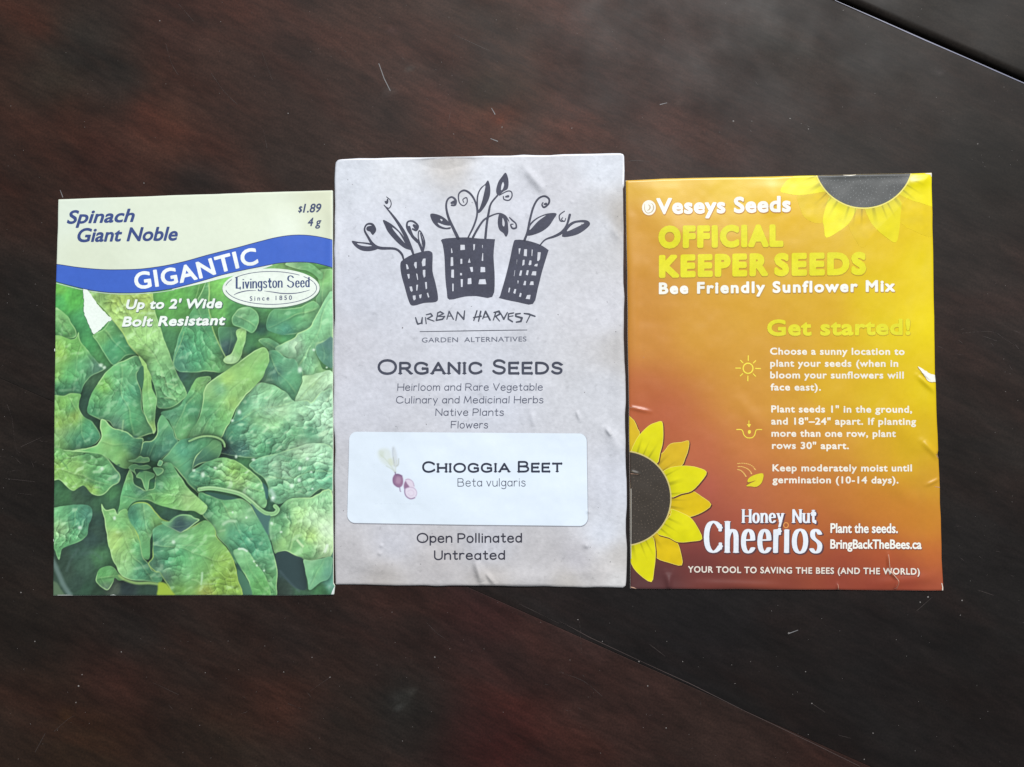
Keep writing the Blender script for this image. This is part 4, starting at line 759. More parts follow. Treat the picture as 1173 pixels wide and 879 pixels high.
stk(OL, [(615, 715, 2.4), (580, 640, 2.2), (520, 580, 1.9), (488, 520, 1.9), (495, 475, 1.5), (540, 472, 1.6), (578, 510, 1.9), (565, 545, 1.9), (535, 535, 1.5)]); stk(OL, [(545, 505, 2.2), (560, 520, 3.0)]); stk(OL, [(505, 520, 2.4), (530, 590, 2.6), (575, 640, 2.4)])
stk(OL, [(620, 715, 2.0), (635, 650, 1.4), (615, 580, 1.1), (590, 550, 1.1), (582, 600, 1.0), (600, 670, 1.1), (618, 700, 1.4)]); stk(OL, [(600, 570, .8), (618, 640, 1.7), (625, 690, 1.6)])
stk(OL, [(915, 612, 2.8), (880, 540, 2.6), (835, 440, 2.2), (815, 350, 1.8), (825, 290, 1.6), (860, 265, 1.6), (893, 290, 2.0), (890, 330, 1.9), (860, 335, 1.5)]); stk(OL, [(860, 315, 2.0), (880, 308, 3.0)])
stk(OL, [(1000, 605, 1.4), (1050, 500, 1.7), (1075, 400, 1.6), (1060, 310, 1.6), (1020, 240, 1.8), (965, 208, 1.7), (920, 240, 1.3), (925, 310, 1.1), (960, 338, 1.0), (990, 310, 1.0), (985, 270, 1.0), (955, 285, .9), (962, 310, .8)])
stk(OL, [(1040, 605, 2.0), (1075, 540, 1.9), (1130, 460, 1.7), (1200, 420, 1.3), (1260, 405, 1.2), (1310, 425, 1.1), (1340, 470, .9)])
stk(OR, [(118, 610, 2.2), (130, 490, 2.0), (145, 400, 2.0), (165, 320, 1.6), (220, 250, 1.5)]); stk(OR, [(235, 250, .8), (300, 215, 1.1), (335, 220, 1.1), (340, 260, 1.1), (315, 292, 1.2), (275, 285, 1.1), (268, 260, 1.0)]); stk(OR, [(290, 262, 1.6), (308, 258, 2.2)])
stk(OR, [(445, 630, 2.2), (470, 560, 1.9), (490, 460, 1.9), (520, 350, 1.8), (560, 280, 1.7), (610, 258, 1.6), (650, 280, 1.7), (648, 320, 1.7), (610, 352, 1.7), (592, 330, 1.3), (600, 312, 1.0)]); stk(OR, [(612, 325, 1.4), (625, 322, 2.2)])
stk(OR, [(575, 672, 1.2), (620, 625, 1.4), (700, 595, 2.2), (760, 560, 2.6), (800, 500, 1.9), (825, 415, 2.2)]); stk(OR, [(775, 470, 1.0), (745, 465, 1.2), (738, 420, 1.1), (780, 385, .9)]); stk(OR, [(765, 440, .9), (755, 455, .9), (780, 470, 1.0), (790, 445, .8)])
stk(OR, [(320, 440, 1.0), (345, 465, 1.4), (372, 490, 1.3), (375, 525, 1.6), (345, 530, 1.6), (330, 500, 1.2), (350, 495, .9)])
def leafshape(o, out, hole=None):
    pl.poly(smooth(tl(o, out), 4))
    if hole: pl.poly(smooth(tl(o, hole), 4))
leafshape(OL, [(22, 632), (80, 640), (170, 650), (215, 668), (245, 695), (180, 716), (110, 712), (55, 680)], [(65, 650), (130, 655), (195, 672), (150, 678), (90, 668)])
leafshape(OL, [(288, 460), (350, 490), (410, 540), (460, 600), (510, 690), (530, 710), (470, 695), (400, 640), (330, 560), (305, 510)], [(365, 520), (420, 565), (465, 640), (470, 655), (420, 600), (375, 545)])
leafshape(OL, [(683, 412), (730, 410), (790, 435), (840, 480), (850, 505), (800, 500), (745, 480), (760, 505), (810, 525), (850, 520), (845, 535), (790, 535), (740, 515), (700, 470)], [(765, 448), (785, 455), (780, 470), (768, 462)])
leafshape(OR, [(140, 125), (158, 190), (150, 270), (110, 350), (60, 400), (45, 330), (48, 250), (75, 190), (115, 155)], [(118, 165), (105, 240), (88, 310), (62, 375), (55, 320), (60, 250), (80, 200)])
leafshape(OR, [(288, 60), (310, 120), (305, 190), (270, 215), (225, 250), (208, 210), (225, 140), (255, 95)], [(265, 135), (275, 160), (262, 200), (248, 205), (252, 165)])
leafshape(OR, [(235, 408), (270, 415), (300, 460), (308, 520), (308, 570), (290, 600), (270, 570), (235, 540), (222, 480)], [(262, 440), (280, 480), (275, 515), (260, 500)])
leafshape(OR, [(712, 405), (690, 450), (640, 520), (560, 570), (465, 590), (490, 520), (500, 480), (560, 435), (640, 405)], [(628, 418), (560, 470), (490, 545), (500, 500), (560, 445)])
leafshape(OR, [(995, 490), (950, 540), (870, 585), (760, 598), (800, 520), (820, 490), (870, 465), (960, 458)], [(950, 480), (880, 520), (800, 555), (830, 510), (880, 480)])
pl.grow = .12; pl.wa = [w * 1.32 for w in pl.wa]; pl.wb = [w * 1.32 for w in pl.wb]
P2.art('plant_drawing', pl, INK2, 1, .28)
OV = (470, 340); s8 = 7.82
uh = Shape()
for st in ([(50, 190, 1.2), (60, 225, 1.6), (70, 248, 1.6), (100, 240, 1.3), (110, 190, 1.1), (108, 245, 1.2)], [(138, 190, 1.0), (145, 245, 1.1)], [(145, 165, 1.0), (185, 155, 1.5), (200, 175, 1.5), (155, 200, 1.3), (215, 222, 1.0)], [(250, 145, 1.1), (235, 215, 1.4), (290, 205, 1.6), (310, 180, 1.3), (245, 180, 1.1), (300, 155, 1.4), (270, 138, 1.5), (245, 150, 1.1)],
           [(330, 205, 1.1), (350, 135, 1.4), (388, 205, 1.3)], [(335, 178, 1.0), (375, 176, 1.0)], [(410, 215, 1.2), (425, 140, 1.3), (480, 205, 1.7), (488, 130, 1.1)], [(570, 215, 1.2), (598, 130, 1.4)], [(612, 222, 1.3), (632, 135, 1.6)], [(568, 190, 1.2), (635, 178, 1.5)], [(650, 200, 1.2), (675, 135, 1.7), (715, 212, 1.7)], [(655, 188, 1.0), (705, 182, 1.0)],
           [(745, 212, 1.1), (765, 150, 1.3)], [(750, 145, 1.2), (795, 135, 1.9), (805, 158, 1.8), (765, 180, 1.4), (800, 222, 1.0)], [(808, 150, 1.1), (838, 205, 1.7), (870, 145, 1.1)], [(925, 150, 1.3), (880, 158, 1.4), (878, 205, 1.6), (915, 228, 1.5)], [(885, 182, 1.0), (920, 176, 1.1)], [(985, 155, 1.3), (945, 160, 1.7), (945, 180, 1.7), (1000, 195, 2.0), (990, 225, 1.9), (950, 232, 1.4)],
           [(1020, 155, 1.3), (1060, 160, 1.8), (1115, 180, 1.5)], [(1075, 165, 1.3), (1040, 235, 1.0)]):
    uh.stroke(T(OV[0], OV[1], s8, st))
uh.grow = 0; uh.wa = [q * 1.2 for q in uh.wa]; uh.wb = [q * 1.2 for q in uh.wb]
P2.art('handwritten_lettering', uh, ink((74, 78, 92), .7, .15), 1, .28)
P2.art('printed_rule', Shape().stroke([(481.5, 380.4, .75), (540, 379.4, .9), (603.6, 378.6, .75)]), INK2, 1, .35)
P2.art('small_lettering', type_on(Shape(), 'GARDEN  ALTERNATIVES', 483.6, 392.8, 603, 391.6, 5.5, .06, 0, 1.05), ink((104, 108, 124), .7), 1, .25)
P2.art('heading_lettering', pen_on(Shape(), 'Organic Seeds', 432.9, 429.6, 645.7, 429.4, 17.6, 2.9, gap=.25, space=.42, serif=.085, sw=.5, smallcaps=True), ink((64, 68, 84), .7, .1), 1, .3)
GR = ink((88, 92, 110), .7, .15)
for tx, a in (('Heirloom and Rare Vegetable', (455.6, 448, 621.6, 447.8, 8.6)), ('Culinary and Medicinal Herbs', (454.2, 462.5, 622.4, 462.3, 8.6)), ('Native Plants', (499, 476.6, 577.2, 476.6, 8.6)), ('Flowers', (516.6, 490.9, 559.2, 490.9, 8.6))):
    P2.art('list_lettering', pen_on(Shape(), tx, *a, .95, gap=.22, space=.38, shear=.04), GR, 1, .26)
stk_q = [(400.5, 494.6), (671.8, 496.7), (673.2, 602.4), (397.8, 598.9)]
def rounded(q, r, n=8):
    out = []; q = np.array(q)
    for i in range(4):
        p = q[i]; a = q[i - 1] - p; b = q[(i + 1) % 4] - p; a = a / np.linalg.norm(a); b = b / np.linalg.norm(b)
        c = p + (a + b) * r
        t0 = math.atan2(*(-b)[::-1]); t1 = math.atan2(*(-a)[::-1])
        dt = (t1 - t0 + math.pi) % (2 * math.pi) - math.pi
        arc = [(c[0] + r * math.cos(t0 + dt * k / n), c[1] + r * math.sin(t0 + dt * k / n)) for k in range(n + 1)]
        out += arc
    return out
STK = (226, 238, 250)
M_st = paper('white_sticker', STK, .4, .5, .01, bump=.05)
sticker = P2.art('sticker', Shape().poly(rounded(stk_q, 9)), M_st, 8, 1.0)
_se = Shape().poly([(a + .15, b + .5) for a, b in rounded(stk_q, 9)]); _se.grow = .45; P2.art('sticker_edge_shadow', _se, ink((150, 152, 162), .7), 5, .7, parent=sticker)  # thin shadow round the sticker, drawn as a grey outline
P2.art('sticker_lettering', pen_on(Shape(), 'Chioggia Beet', 484, 541.6, 644.2, 541.2, 13.4, 2.3, gap=.25, space=.45, serif=.09, sw=.5, smallcaps=True), ink((44, 50, 70), .5), 9.5, .28, parent=sticker)
P2.art('sticker_lettering', pen_on(Shape(), 'Beta vulgaris', 524.4, 557.2, 602, 557.2, 9.6, .85, gap=.22, space=.34), ink((78, 84, 104), .5), 9.5, .26, parent=sticker)
bc = Canvas(428, 503, 484, 578, .4); bc.img[:] = STK
s11 = 10.986
tb = lambda pts: T(425, 500, s11, pts)
bc.soft(tb([(90, 200), (150, 150), (240, 170), (270, 260), (300, 380), (310, 440), (250, 390), (160, 340), (110, 280)]), (218, 228, 226), 3.0, .9)
bc.soft(tb([(110, 180), (170, 190), (160, 260), (120, 250)]), (208, 218, 208), 2.0, .8); bc.soft(tb([(220, 290), (270, 280), (290, 350), (250, 360)]), (212, 220, 200), 1.6, .8)
bc.soft(tb([(270, 150), (300, 130), (330, 220), (340, 300), (345, 370), (300, 370), (285, 280)]), (206, 214, 220), 1.8, .8)
bc.line(tb([(285, 145), (280, 220), (300, 330)]), .7, (165, 172, 182), .6, .7); bc.line(tb([(355, 280), (350, 350), (320, 375)]), .9, (168, 172, 160), .7, .7); bc.line(tb([(285, 260), (300, 370)]), .9, (180, 186, 172), .7, .6)
bc.line(tb([(130, 230), (220, 320), (305, 440)]), .8, (196, 206, 190), .7, .7); bc.line(tb([(330, 300), (315, 400), (315, 450)]), 1.2, (206, 214, 206), .8, .7)
bc.line(tb([(200, 370), (270, 410), (310, 450)]), .9, (190, 200, 190), .7, .6)
bc.soft(tb([(300, 480), (350, 470), (400, 500), (410, 580), (385, 630), (340, 635), (290, 600), (278, 540)]), (150, 114, 146), .8); bc.soft(tb([(330, 510), (380, 520), (370, 590), (320, 580)]), (192, 162, 186), 1.5, .6)
bc.line(tb([(310, 450), (320, 480), (350, 478), (395, 495)]), 1.2, (110, 82, 120), .8, .5); bc.line(tb([(285, 520), (290, 580), (330, 625), (365, 640), (372, 680), (380, 690)]), .9, (120, 90, 128), .8, .5); bc.line(tb([(300, 500), (285, 540)]), .9, (140, 100, 140), .8, .5)
bc.soft(tb([(440, 540), (490, 530), (540, 580), (550, 640), (480, 640), (430, 650), (415, 610)]), (226, 216, 232), .7); bc.soft(tb([(440, 560), (460, 590), (490, 640), (430, 660), (420, 610)]), (140, 104, 138), .8, .9)
bc.line(tb([(440, 545), (480, 535), (530, 565), (548, 620)]), .7, (168, 140, 172), .8, .5)
bc.soft(tb([(430, 660), (490, 636), (560, 650), (582, 710), (556, 770), (500, 785), (450, 755), (432, 700)]), (228, 220, 236), .7)
bc.line(tb([(432, 650), (432, 710), (455, 755), (505, 782), (556, 768)]), 1.1, (132, 102, 140), .9, .5); bc.line(tb([(435, 655), (490, 636), (550, 650), (582, 700), (570, 750)]), .6, (176, 150, 182), .8, .5)
bc.line(tb([(470, 690), (500, 670), (540, 690), (540, 730), (500, 745), (475, 720)]), .6, (212, 194, 216), .8, .6)
P2.art('beet_drawing', Shape().poly([(429, 504), (483, 504), (483, 577), (429, 577)]), paper('beet_print', None, .4, .5, .01, bump=.05, attr=True), 8.8, .4, bc.lin_at, parent=sticker)
P2.art('black_lettering', pen_on(Shape(), 'Open Pollinated', 477.6, 621.8, 598, 621.4, 11.4, 1.65, gap=.24, space=.36, jitter=.012), BLK, 1, .28)
P2.art('black_lettering', pen_on(Shape(), 'Untreated', 497.4, 641.2, 578.6, 641.0, 11.2, 1.65, gap=.24, space=.36, jitter=.012), BLK, 1, .28)
sp = Shape()
rs_ = random.Random(4)
for k in range(46):
    x, y = rs_.uniform(390, 708), rs_.uniform(190, 662)
    if 395 < x < 676 and 490 < y < 606: continue
    sp.stroke([(x, y), (x + rs_.uniform(-.7, .7), y + rs_.uniform(-.7, .7))], rs_.uniform(.4, .9))
sp.stroke([(461.5, 376)], 1.6); sp.stroke([(399.5, 293.4)], 1.2)
P2.art('paper_flecks', sp, ink((128, 126, 130), .8), 1, .3)['kind'] = 'stuff'

# ================================================================== orange and yellow packet
P3 = Packet('seed_packet', 'glossy orange to yellow sunflower seed packet with white and yellow lettering', 
    [(716.9, 206.6), (760, 204.4), (850, 202.6), (935, 200.8), (1042, 198.4), (1067.8, 197.6), (1068.2, 230), (1069.4, 290), (1070.2, 345), (1071.2, 400), (1071.8, 430), (1072.8, 440), (1073.4, 470), (1075.2, 516), (1074.4, 521), (1075.8, 526), (1077, 560), (1078.4, 610), (1079.2, 640), (1080.6, 668), (1081.0, 677.2),
     (1040, 677.0), (960, 676.2), (860, 675.6), (760, 675.4), (722.2, 675.2), (721.8, 640), (721.0, 540), (720.4, 470), (719.0, 380), (718.0, 300)],
    0.6, 0.4, [(1017, 634, 1018, 654, 1.8, .22), (1018, 654, 1028, 664, 1.8, .22), (1028, 664, 1024, 676, 1.8, .2), (959, 668, 960, 677, 1.6, .16), (762, 655, 768, 676, 3.5, .16), (770, 655, 764, 676, 3, .12), (1050, 430, 1071, 450, 3, .2), (1052, 424, 1066, 436, 2, .15), (1055, 505, 1076, 526, 3.5, .2), (1060, 556, 1077, 548, 2, .12), (1066, 420, 1060, 660, 9, .14), (718, 466, 745, 472, 2.2, .14), (722, 540, 732, 543, 1.6, .1),
     (1040, 210, 1066, 205, 6, .15), (940, 200, 1040, 198, 4, .12), (880, 200, 890, 250, 12, .08), (840, 450, 880, 500, 8, .07), (800, 668, 900, 672, 5, .12), (1000, 670, 1070, 660, 6, .12), (1000, 460, 1060, 520, 12, .12), (1010, 540, 1050, 580, 10, .1), (723, 250, 728, 460, 6, .10)], 37, rnd=2.2,
    lumps=[(980, 560, 45, .14), (900, 500, 60, .12), (780, 420, 60, .1), (1000, 400, 50, .12), (900, 560, 110, .3)], soft=1.7, wob=.4)
P3.body(paper('white_card', (236, 236, 226), .5, .4, .01))
gs = [(725, 215, (214, 172, 48)), (728, 250, (204, 150, 48)), (760, 215, (230, 196, 66)), (840, 212, (230, 200, 60)), (900, 212, (236, 205, 40)), (900, 250, (222, 182, 34)), (740, 300, (204, 150, 54)), (730, 330, (196, 138, 54)), (820, 300, (212, 166, 48)), (900, 300, (212, 172, 42)), (950, 290, (214, 178, 30)), (1000, 280, (220, 192, 16)), (1000, 330, (222, 198, 14)), (1060, 240, (228, 202, 8)), (1060, 300, (228, 210, 4)), (1064, 370, (234, 218, 4)), (1020, 380, (224, 205, 8)),
      (740, 390, (200, 140, 60)), (730, 450, (184, 105, 62)), (800, 380, (208, 156, 54)), (860, 360, (212, 164, 50)), (940, 350, (212, 170, 40)), (860, 410, (206, 156, 54)), (860, 460, (204, 148, 58)), (900, 470, (206, 158, 46)), (950, 450, (214, 178, 30)), (1000, 460, (216, 188, 16)), (1060, 450, (226, 206, 6)), (1060, 500, (216, 186, 16)), (1064, 550, (204, 158, 42)), (1040, 520, (212, 178, 26)), (1000, 520, (208, 164, 38)), (950, 510, (202, 146, 50)), (900, 510, (198, 132, 60)),
      (1064, 600, (202, 138, 42)), (1040, 590, (200, 130, 44)), (1068, 640, (196, 110, 52)), (1072, 668, (158, 76, 60)), (1040, 665, (148, 62, 52)), (1010, 640, (172, 82, 50)), (960, 560, (194, 122, 58)), (1000, 580, (196, 126, 48)), (900, 560, (190, 112, 66)), (860, 560, (186, 106, 76)), (860, 510, (198, 124, 66)), (800, 520, (188, 104, 72)), (800, 560, (176, 88, 80)), (760, 480, (178, 94, 62)), (730, 478, (176, 90, 60)), (840, 600, (168, 84, 68)), (790, 610, (140, 66, 66)), (930, 600, (184, 104, 54)), (900, 630, (160, 80, 56)),
      (860, 650, (124, 60, 52)), (800, 645, (106, 52, 54)), (760, 665, (84, 48, 54)), (730, 670, (82, 52, 56)), (900, 668, (128, 60, 50)), (960, 665, (136, 60, 50)), (1000, 670, (138, 58, 48)), (960, 640, (156, 72, 52)), (825, 667, (110, 54, 50))]
M_g = paper('gradient_print', rough=.36, spec=.45, mottle=.02, attr=True, bump=.04)
full = Shape().poly([(700, 180), (1100, 180), (1100, 700), (700, 700)])
P3.art('gradient_print', full, M_g, 1, 1.2, lambda u, v: lin(np.array([1.0, .975, .93]) * rbf(gs, u, v, 3.2, 24.0)), clip=.3)
# sunflowers
s65 = 6.511; s61 = 6.174
OS, OT, OQ = (700, 470), (700, 550), (890, 190)
def petal_color(c, cx, cy, R, dark=.75):
    c = np.array(c, float)
    def f(u, v):
        r = np.hypot(u - cx, v - cy) - R; a = np.arctan2(v - cy, u - cx)
        st = np.clip(1 - r / 24.0, 0, 1) ** 1.5 * np.clip(np.sin(a * 37 + 1.5 * np.sin(a * 11)) - .55, 0, 1) * 1.6
        k = (1 - .42 * st * dark) * (1 - .10 * np.clip(1 - r / 10.0, 0, 1)) * (1 + .05 * fbm(u / 9, v / 9, 3, 2))
        col = c[None] * k[:, None]; col[:, 2] += 0
        return lin(np.clip(col, 0, 255))
    return f
M_pt = paper('petal_print', rough=.36, spec=.45, mottle=.02, attr=True, bump=.04)
def flower(name, petals, s_, cx, cy, R, rimc, shc, dkc, lightc, lab):
    par = P3.art(name, Shape().poly(ell(cx, cy, R, R)), paper('seed_disc_print', dkc, .45, .4, .10, 2600, bump=.05), 5, .6, clip=.5, label=lab)
    fl_ = Shape()
    for k in range(14, 620):
        rr_ = R * .985 * math.sqrt(k / 620); th = k * 2.39996; x_, y_ = cx + rr_ * math.cos(th), cy + rr_ * math.sin(th)
        if poly_sdf(P3.outline, np.array([x_]), np.array([y_]))[0] > -2 or random.random() < .25: continue
        fl_.stroke([(x_, y_), (x_ + .9 * math.cos(th), y_ + .9 * math.sin(th))], random.uniform(.35, .75))
    P3.art('floret_pattern', fl_, ink(tuple(int(q * 1.65) for q in dkc)), 6, .35, parent=par)['kind'] = 'stuff'
    P3.art('inner_petals', Shape().poly(ell(cx, cy, R + 9, R + 9)), M_pt, 1.5, .6, petal_color((214, 176, 20), cx, cy, R), clip=1.0, parent=par)
    P3.art('disc_rim', Shape().poly(ell(cx, cy, R + 1.5, R + 1.5)), ink(lightc), 4.5, .5, clip=.5, parent=par)
    for i, (o, pts, c, lvl) in enumerate(petals):
        p = [tuple(q) for q in T(o[0], o[1], s_, pts)]
        if shc is not None:
            q = Shape().poly([(a + .9, b + 1.1) for a, b in p], 3); q.grow = .35
            P3.art('petal_shadow', q, ink(shc), lvl - .6, .6, clip=1.0, parent=par)
        if rimc is not None:
            P3.art('petal_rim', Shape().poly(p, 3), ink(rimc), lvl - .3, .45, clip=.5, parent=par)
        q = Shape().poly(p, 3); q.grow = -.55 if rimc is not None else 0
        P3.art('petal', q, M_pt, lvl, .5, petal_color(c, cx, cy, R), clip=.45, parent=par)
    return par
BR, DK = (222, 216, 6), (222, 190, 10)
fl = flower('sunflower_print', [
    (OS, [(60, -60), (135, 40), (175, 80), (200, 140), (214, 180), (180, 320), (60, 330)], (216, 182, 30), 2.2),
    (OS, [(300, 400), (390, 310), (440, 250), (520, 238), (578, 228), (572, 300), (550, 360), (520, 418), (400, 470)], (214, 178, 30), 2.2),
    (OS, [(150, 330), (175, 240), (215, 178), (280, 115), (330, 92), (378, 84), (388, 150), (385, 240), (365, 320), (340, 400), (250, 360)], BR, 3.2),
    (OS, [(440, 660), (520, 615), (600, 600), (670, 640), (744, 702), (680, 760), (580, 797), (500, 790), (420, 760)], DK, 2.2),
    (OS, [(380, 470), (430, 430), (490, 416), (560, 413), (640, 425), (710, 460), (670, 530), (600, 602), (520, 625), (440, 650), (400, 560)], BR, 3.2),
    (OT, [(330, 380), (440, 420), (492, 462), (520, 540), (528, 636), (430, 617), (338, 582), (290, 500), (280, 430)], DK, 2.2),
    (OT, [(440, 260), (445, 215), (520, 240), (590, 278), (640, 345), (678, 438), (600, 458), (500, 464), (430, 430), (340, 390)], BR, 3.2),
    (OT, [(120, 480), (200, 450), (305, 420), (330, 500), (332, 580), (322, 670), (301, 762), (210, 705), (150, 625)], BR, 3.2)],
    s65, 714.2, 571, 53.4, (234, 216, 92), (88, 42, 36), (60, 53, 46), (206, 190, 120), 'sunflower printed at the lower left edge of the packet')
fl2 = flower('sunflower_print', [
    (OQ, [(150, 190), (160, 300), (200, 375), (300, 410), (400, 350), (430, 230), (330, 150)], (222, 190, 12), 2.2),
    (OQ, [(500, 250), (500, 420), (560, 540), (600, 580), (650, 540), (710, 430), (700, 300)], (220, 186, 14), 2.2),
    (OQ, [(820, 230), (850, 380), (960, 460), (1120, 490), (1120, 200), (930, 180)], (224, 196, 6), 2.2),
    (OQ, [(20, 182), (60, 115), (110, 80), (180, 50), (290, 40), (380, 160), (300, 190), (160, 210), (60, 197)], (238, 228, 6), 3.2),
    (OQ, [(390, 215), (345, 290), (322, 380), (330, 440), (345, 512), (440, 462), (505, 410), (540, 350), (560, 270)], (234, 224, 4), 3.2),
    (OQ, [(630, 270), (650, 380), (700, 450), (760, 500), (838, 545), (862, 460), (868, 370), (860, 230)], (226, 212, 6), 3.2),
    (OQ, [(850, 180), (940, 240), (1010, 262), (1130, 275), (1130, 30), (920, 30)], (236, 222, 4), 3.2)],
    s61, 989.1, 181.6, 56.6, None, None, (78, 80, 80), (232, 220, 110), 'sunflower printed at the top right edge of the packet')
# lettering with printed drop shadows
WHT = ink((240, 240, 232)); YEL = ink((222, 216, 8))
def shadowed(name, fn, mat, shc, lvl=2, step=.32, dx=.5, dy=.9, **kw):
    q = fn(Shape(), dx, dy); q.grow += .25
    P3.art(name.replace('lettering', 'shadow'), q, ink(shc), 3.6, max(step, .36))
    P3.art(name, fn(Shape(), 0, 0), mat, 4.4, step)
shadowed('maker_lettering', lambda s, dx, dy: type_on(s, 'Veseys Seeds', 751.6 + dx, 246.0 + dy, 905.4 + dx, 243.4 + dy, 18.6, 1.0, 0, 1.08), WHT, (186, 130, 50))
lgm = Shape().poly(ell(743.2, 238.3, 7.9, 8.6)); P3.art('maker_emblem_shadow', Shape().poly(ell(743.6, 238.9, 8.4, 9.1)), ink((196, 142, 60)), 3.6, .4)
lgm = P3.art('maker_emblem', lgm, ink((238, 234, 222)), 4.4, .35)
P3.art('emblem_swirl', Shape().stroke([(738.6, 234.4, .5), (738.2, 240, .8), (741, 244.2, .8), (745.6, 243.6, 1.0), (748.4, 239.6, 1.1), (748.0, 235.2, .9), (745.6, 233.4, .5)], sm_=4).stroke([(742.6, 234.8, .5), (744.6, 237.2, 1.3), (743.6, 240.4, 1.2), (741.4, 241.4, .5)], sm_=4), ink((190, 170, 130)), 5, .28, parent=lgm)
def chunk(tx, a, bold, sp=1.0):
    shadowed('heading_lettering', lambda s, dx, dy: type_on(s, tx, a[0] + dx, a[1] + dy, a[2] + dx, a[3] + dy, a[4], bold, 0, sp), YEL, (184, 148, 26), dx=.3, dy=.7)
chunk('OFFICIAL', (753.9, 285.0, 897, 283.2, 25.8), 2.15, 1.2)
chunk('KEEPER', (754.6, 318.6, 879.4, 316.6, 26.2), 2.15, 1.2)
chunk('SEEDS', (886.4, 316.6, 991.4, 315.4, 26.2), 2.15, 1.2)
shadowed('subtitle_lettering', lambda s, dx, dy: type_on(s, 'Bee Friendly Sunflower Mix', 754.6 + dx, 337.3 + dy, 1024.6 + dx, 334.5 + dy, 13.4, .78, 0, 1.2), WHT, (180, 140, 60))
shadowed('subheading_lettering', lambda s, dx, dy: type_on(s, 'Get started!', 878.4 + dx, 385.0 + dy, 1042.2 + dx, 384.0 + dy, 18.6, .95, 0, 1.06), ink((222, 216, 28)), (190, 158, 24), dx=.3, dy=.6)
for tx, a in (('Choose a sunny location to', (881.6, 406.6, 1035.3, 407.0)), ('plant your seeds (when in', (881.7, 420.4, 1028, 420.6)), ('bloom your sunflowers will', (881.7, 433.8, 1034.4, 434.0)), ('face east).', (882, 447.6, 939.7, 447.8)),
              ('Plant seeds 1" in the ground,', (882.6, 472.7, 1044, 473.1)), ('and 18"\u201324" apart. If planting', (882.4, 486.6, 1048.7, 487.0)), ('more than one row, plant', (882.6, 500.4, 1025.2, 500.8)), ('rows 30" apart.', (883.2, 514.3, 971.1, 514.6)),
              ('Keep moderately moist until', (883.8, 539.9, 1044.4, 540.2)), ('germination (10-14 days).', (883.8, 553.5, 1028.3, 553.9))):
    P3.art('instruction_lettering', type_on(Shape(), tx, *a, 8.1, .36, 0, 1.1), ink((236, 230, 216)), 4, .26)
for tx, a in (('Plant the seeds.', (950.4, 610.4, 1028.2, 610.8, 11.2)), ('BringBackTheBees.ca', (950.4, 628.5, 1055.4, 629.0, 10.8))):
    shadowed('website_lettering', lambda s, dx, dy: type_on(s, tx, a[0] + dx, a[1] + dy, a[2] + dx, a[3] + dy, a[4], .36, 0, 1.0), WHT, (138, 72, 50), step=.28)
shadowed('footer_lettering', lambda s, dx, dy: type_on(s, 'YOUR TOOL TO SAVING THE BEES (AND THE WORLD)', 788 + dx, 656.0 + dy, 1053 + dx, 658.3 + dy, 7.4, .28, 0, 1.12), ink((230, 220, 208)), (96, 44, 44), step=.26, dx=.3, dy=.6)
OCe = (780, 560); HT = 6.511
def serifed(tx, x0, y, x1, cap, w, ky, xh, lv=4.4, gap=.3, serif=.13):
    def f(s, dx, dy, g=0):
        s.ky = ky; return pen_on(s, tx, x0 + dx - g, y + dy + g / 2, x1 + dx + g, y + dy + g / 2, cap + g, w + g, gap=gap, serif=serif, sw=.62, xh=xh)
    q = f(Shape(), .8, 1.0, 1.2); P3.art('cereal_logo_shadow', q, ink((92, 60, 66)), 3.6, .4)
    return P3.art('cereal_logo_lettering', f(Shape(), 0, 0), ink((232, 238, 246)), 4.4, .32)
cx = lambda q: 780 + q / HT
yb = 560 + 478 / HT
for tx, a, b in (('C', 168, 312), ('h', 312, 440), ('e', 444, 552), ('e', 566, 672), ('r', 676, 748), ('j', 756, 812), ('o', 822, 944), ('s', 952, 1050)):
    serifed(tx, cx(a), yb, cx(b), 36.8 if tx != 's' else 36.8, 5.7 if tx != 'C' else 6.2, 3.1, .75, serif=.10 if tx != 'j' else .2)
serifed('Honey', cx(442), 598.9, cx(772), 15.8, 2.9, 2.4, .72, gap=.34)
serifed('Nut', cx(815), 598.9, cx(1006), 15.8, 2.9, 2.4, .72, gap=.34)
ring = Shape(); rp = ell(899.4, 601.4, 2.7, 2.9, n=24); ring.stroke(rp + [rp[0]], 1.3)
P3.art('cereal_ring', ring, ink((222, 150, 78)), 5, .3)
# small yellow icons
ICN = ink((240, 222, 70))
sun = Shape(); c = (856.4, 422.2); r = ell(c[0], c[1], 5.6, 5.8, n=36); sun.stroke(r + [r[0]], 1.5)
for k in range(8):
    a = k * math.pi / 4 + .02; sun.stroke([(c[0] + 8.6 * math.cos(a), c[1] + 8.9 * math.sin(a)), (c[0] + (14 if k % 2 == 0 else 12.2) * math.cos(a), c[1] + (14.3 if k % 2 == 0 else 12.5) * math.sin(a))], 1.25)
P3.art('sun_icon', sun, ICN, 4, .3)
OI = (830, 450); s4 = 4.692; ti = lambda pts: T(OI[0], OI[1], s4, pts)
_si = Shape(); _si.grow = .2
P3.art('seed_icon', _si.stroke(ti([(62, 198, 1.1), (84, 198, 1.1), (94, 206, 1.1), (100, 226, 1.1), (114, 240, 1.1), (130, 243, 1.1), (146, 240, 1.1), (158, 226, 1.1), (163, 206, 1.1), (172, 198, 1.1), (195, 198, 1.1)]), sm_=3).stroke(ti([(127, 150, .8), (127, 172, .9)])).poly(ti([(117, 170), (137, 170), (128, 186)])).poly(ti([(124, 204), (134, 202), (137, 212), (130, 221), (123, 216)]), 3), ICN, 4, .28)
P3.art('leaf_icon_shadow', Shape().poly([(a + .5, b + .8) for a, b in ti([(112, 500), (124, 460), (160, 440), (203, 434), (196, 480), (168, 504), (136, 502)])], 3), ink((150, 96, 44)), 3.6, .4)
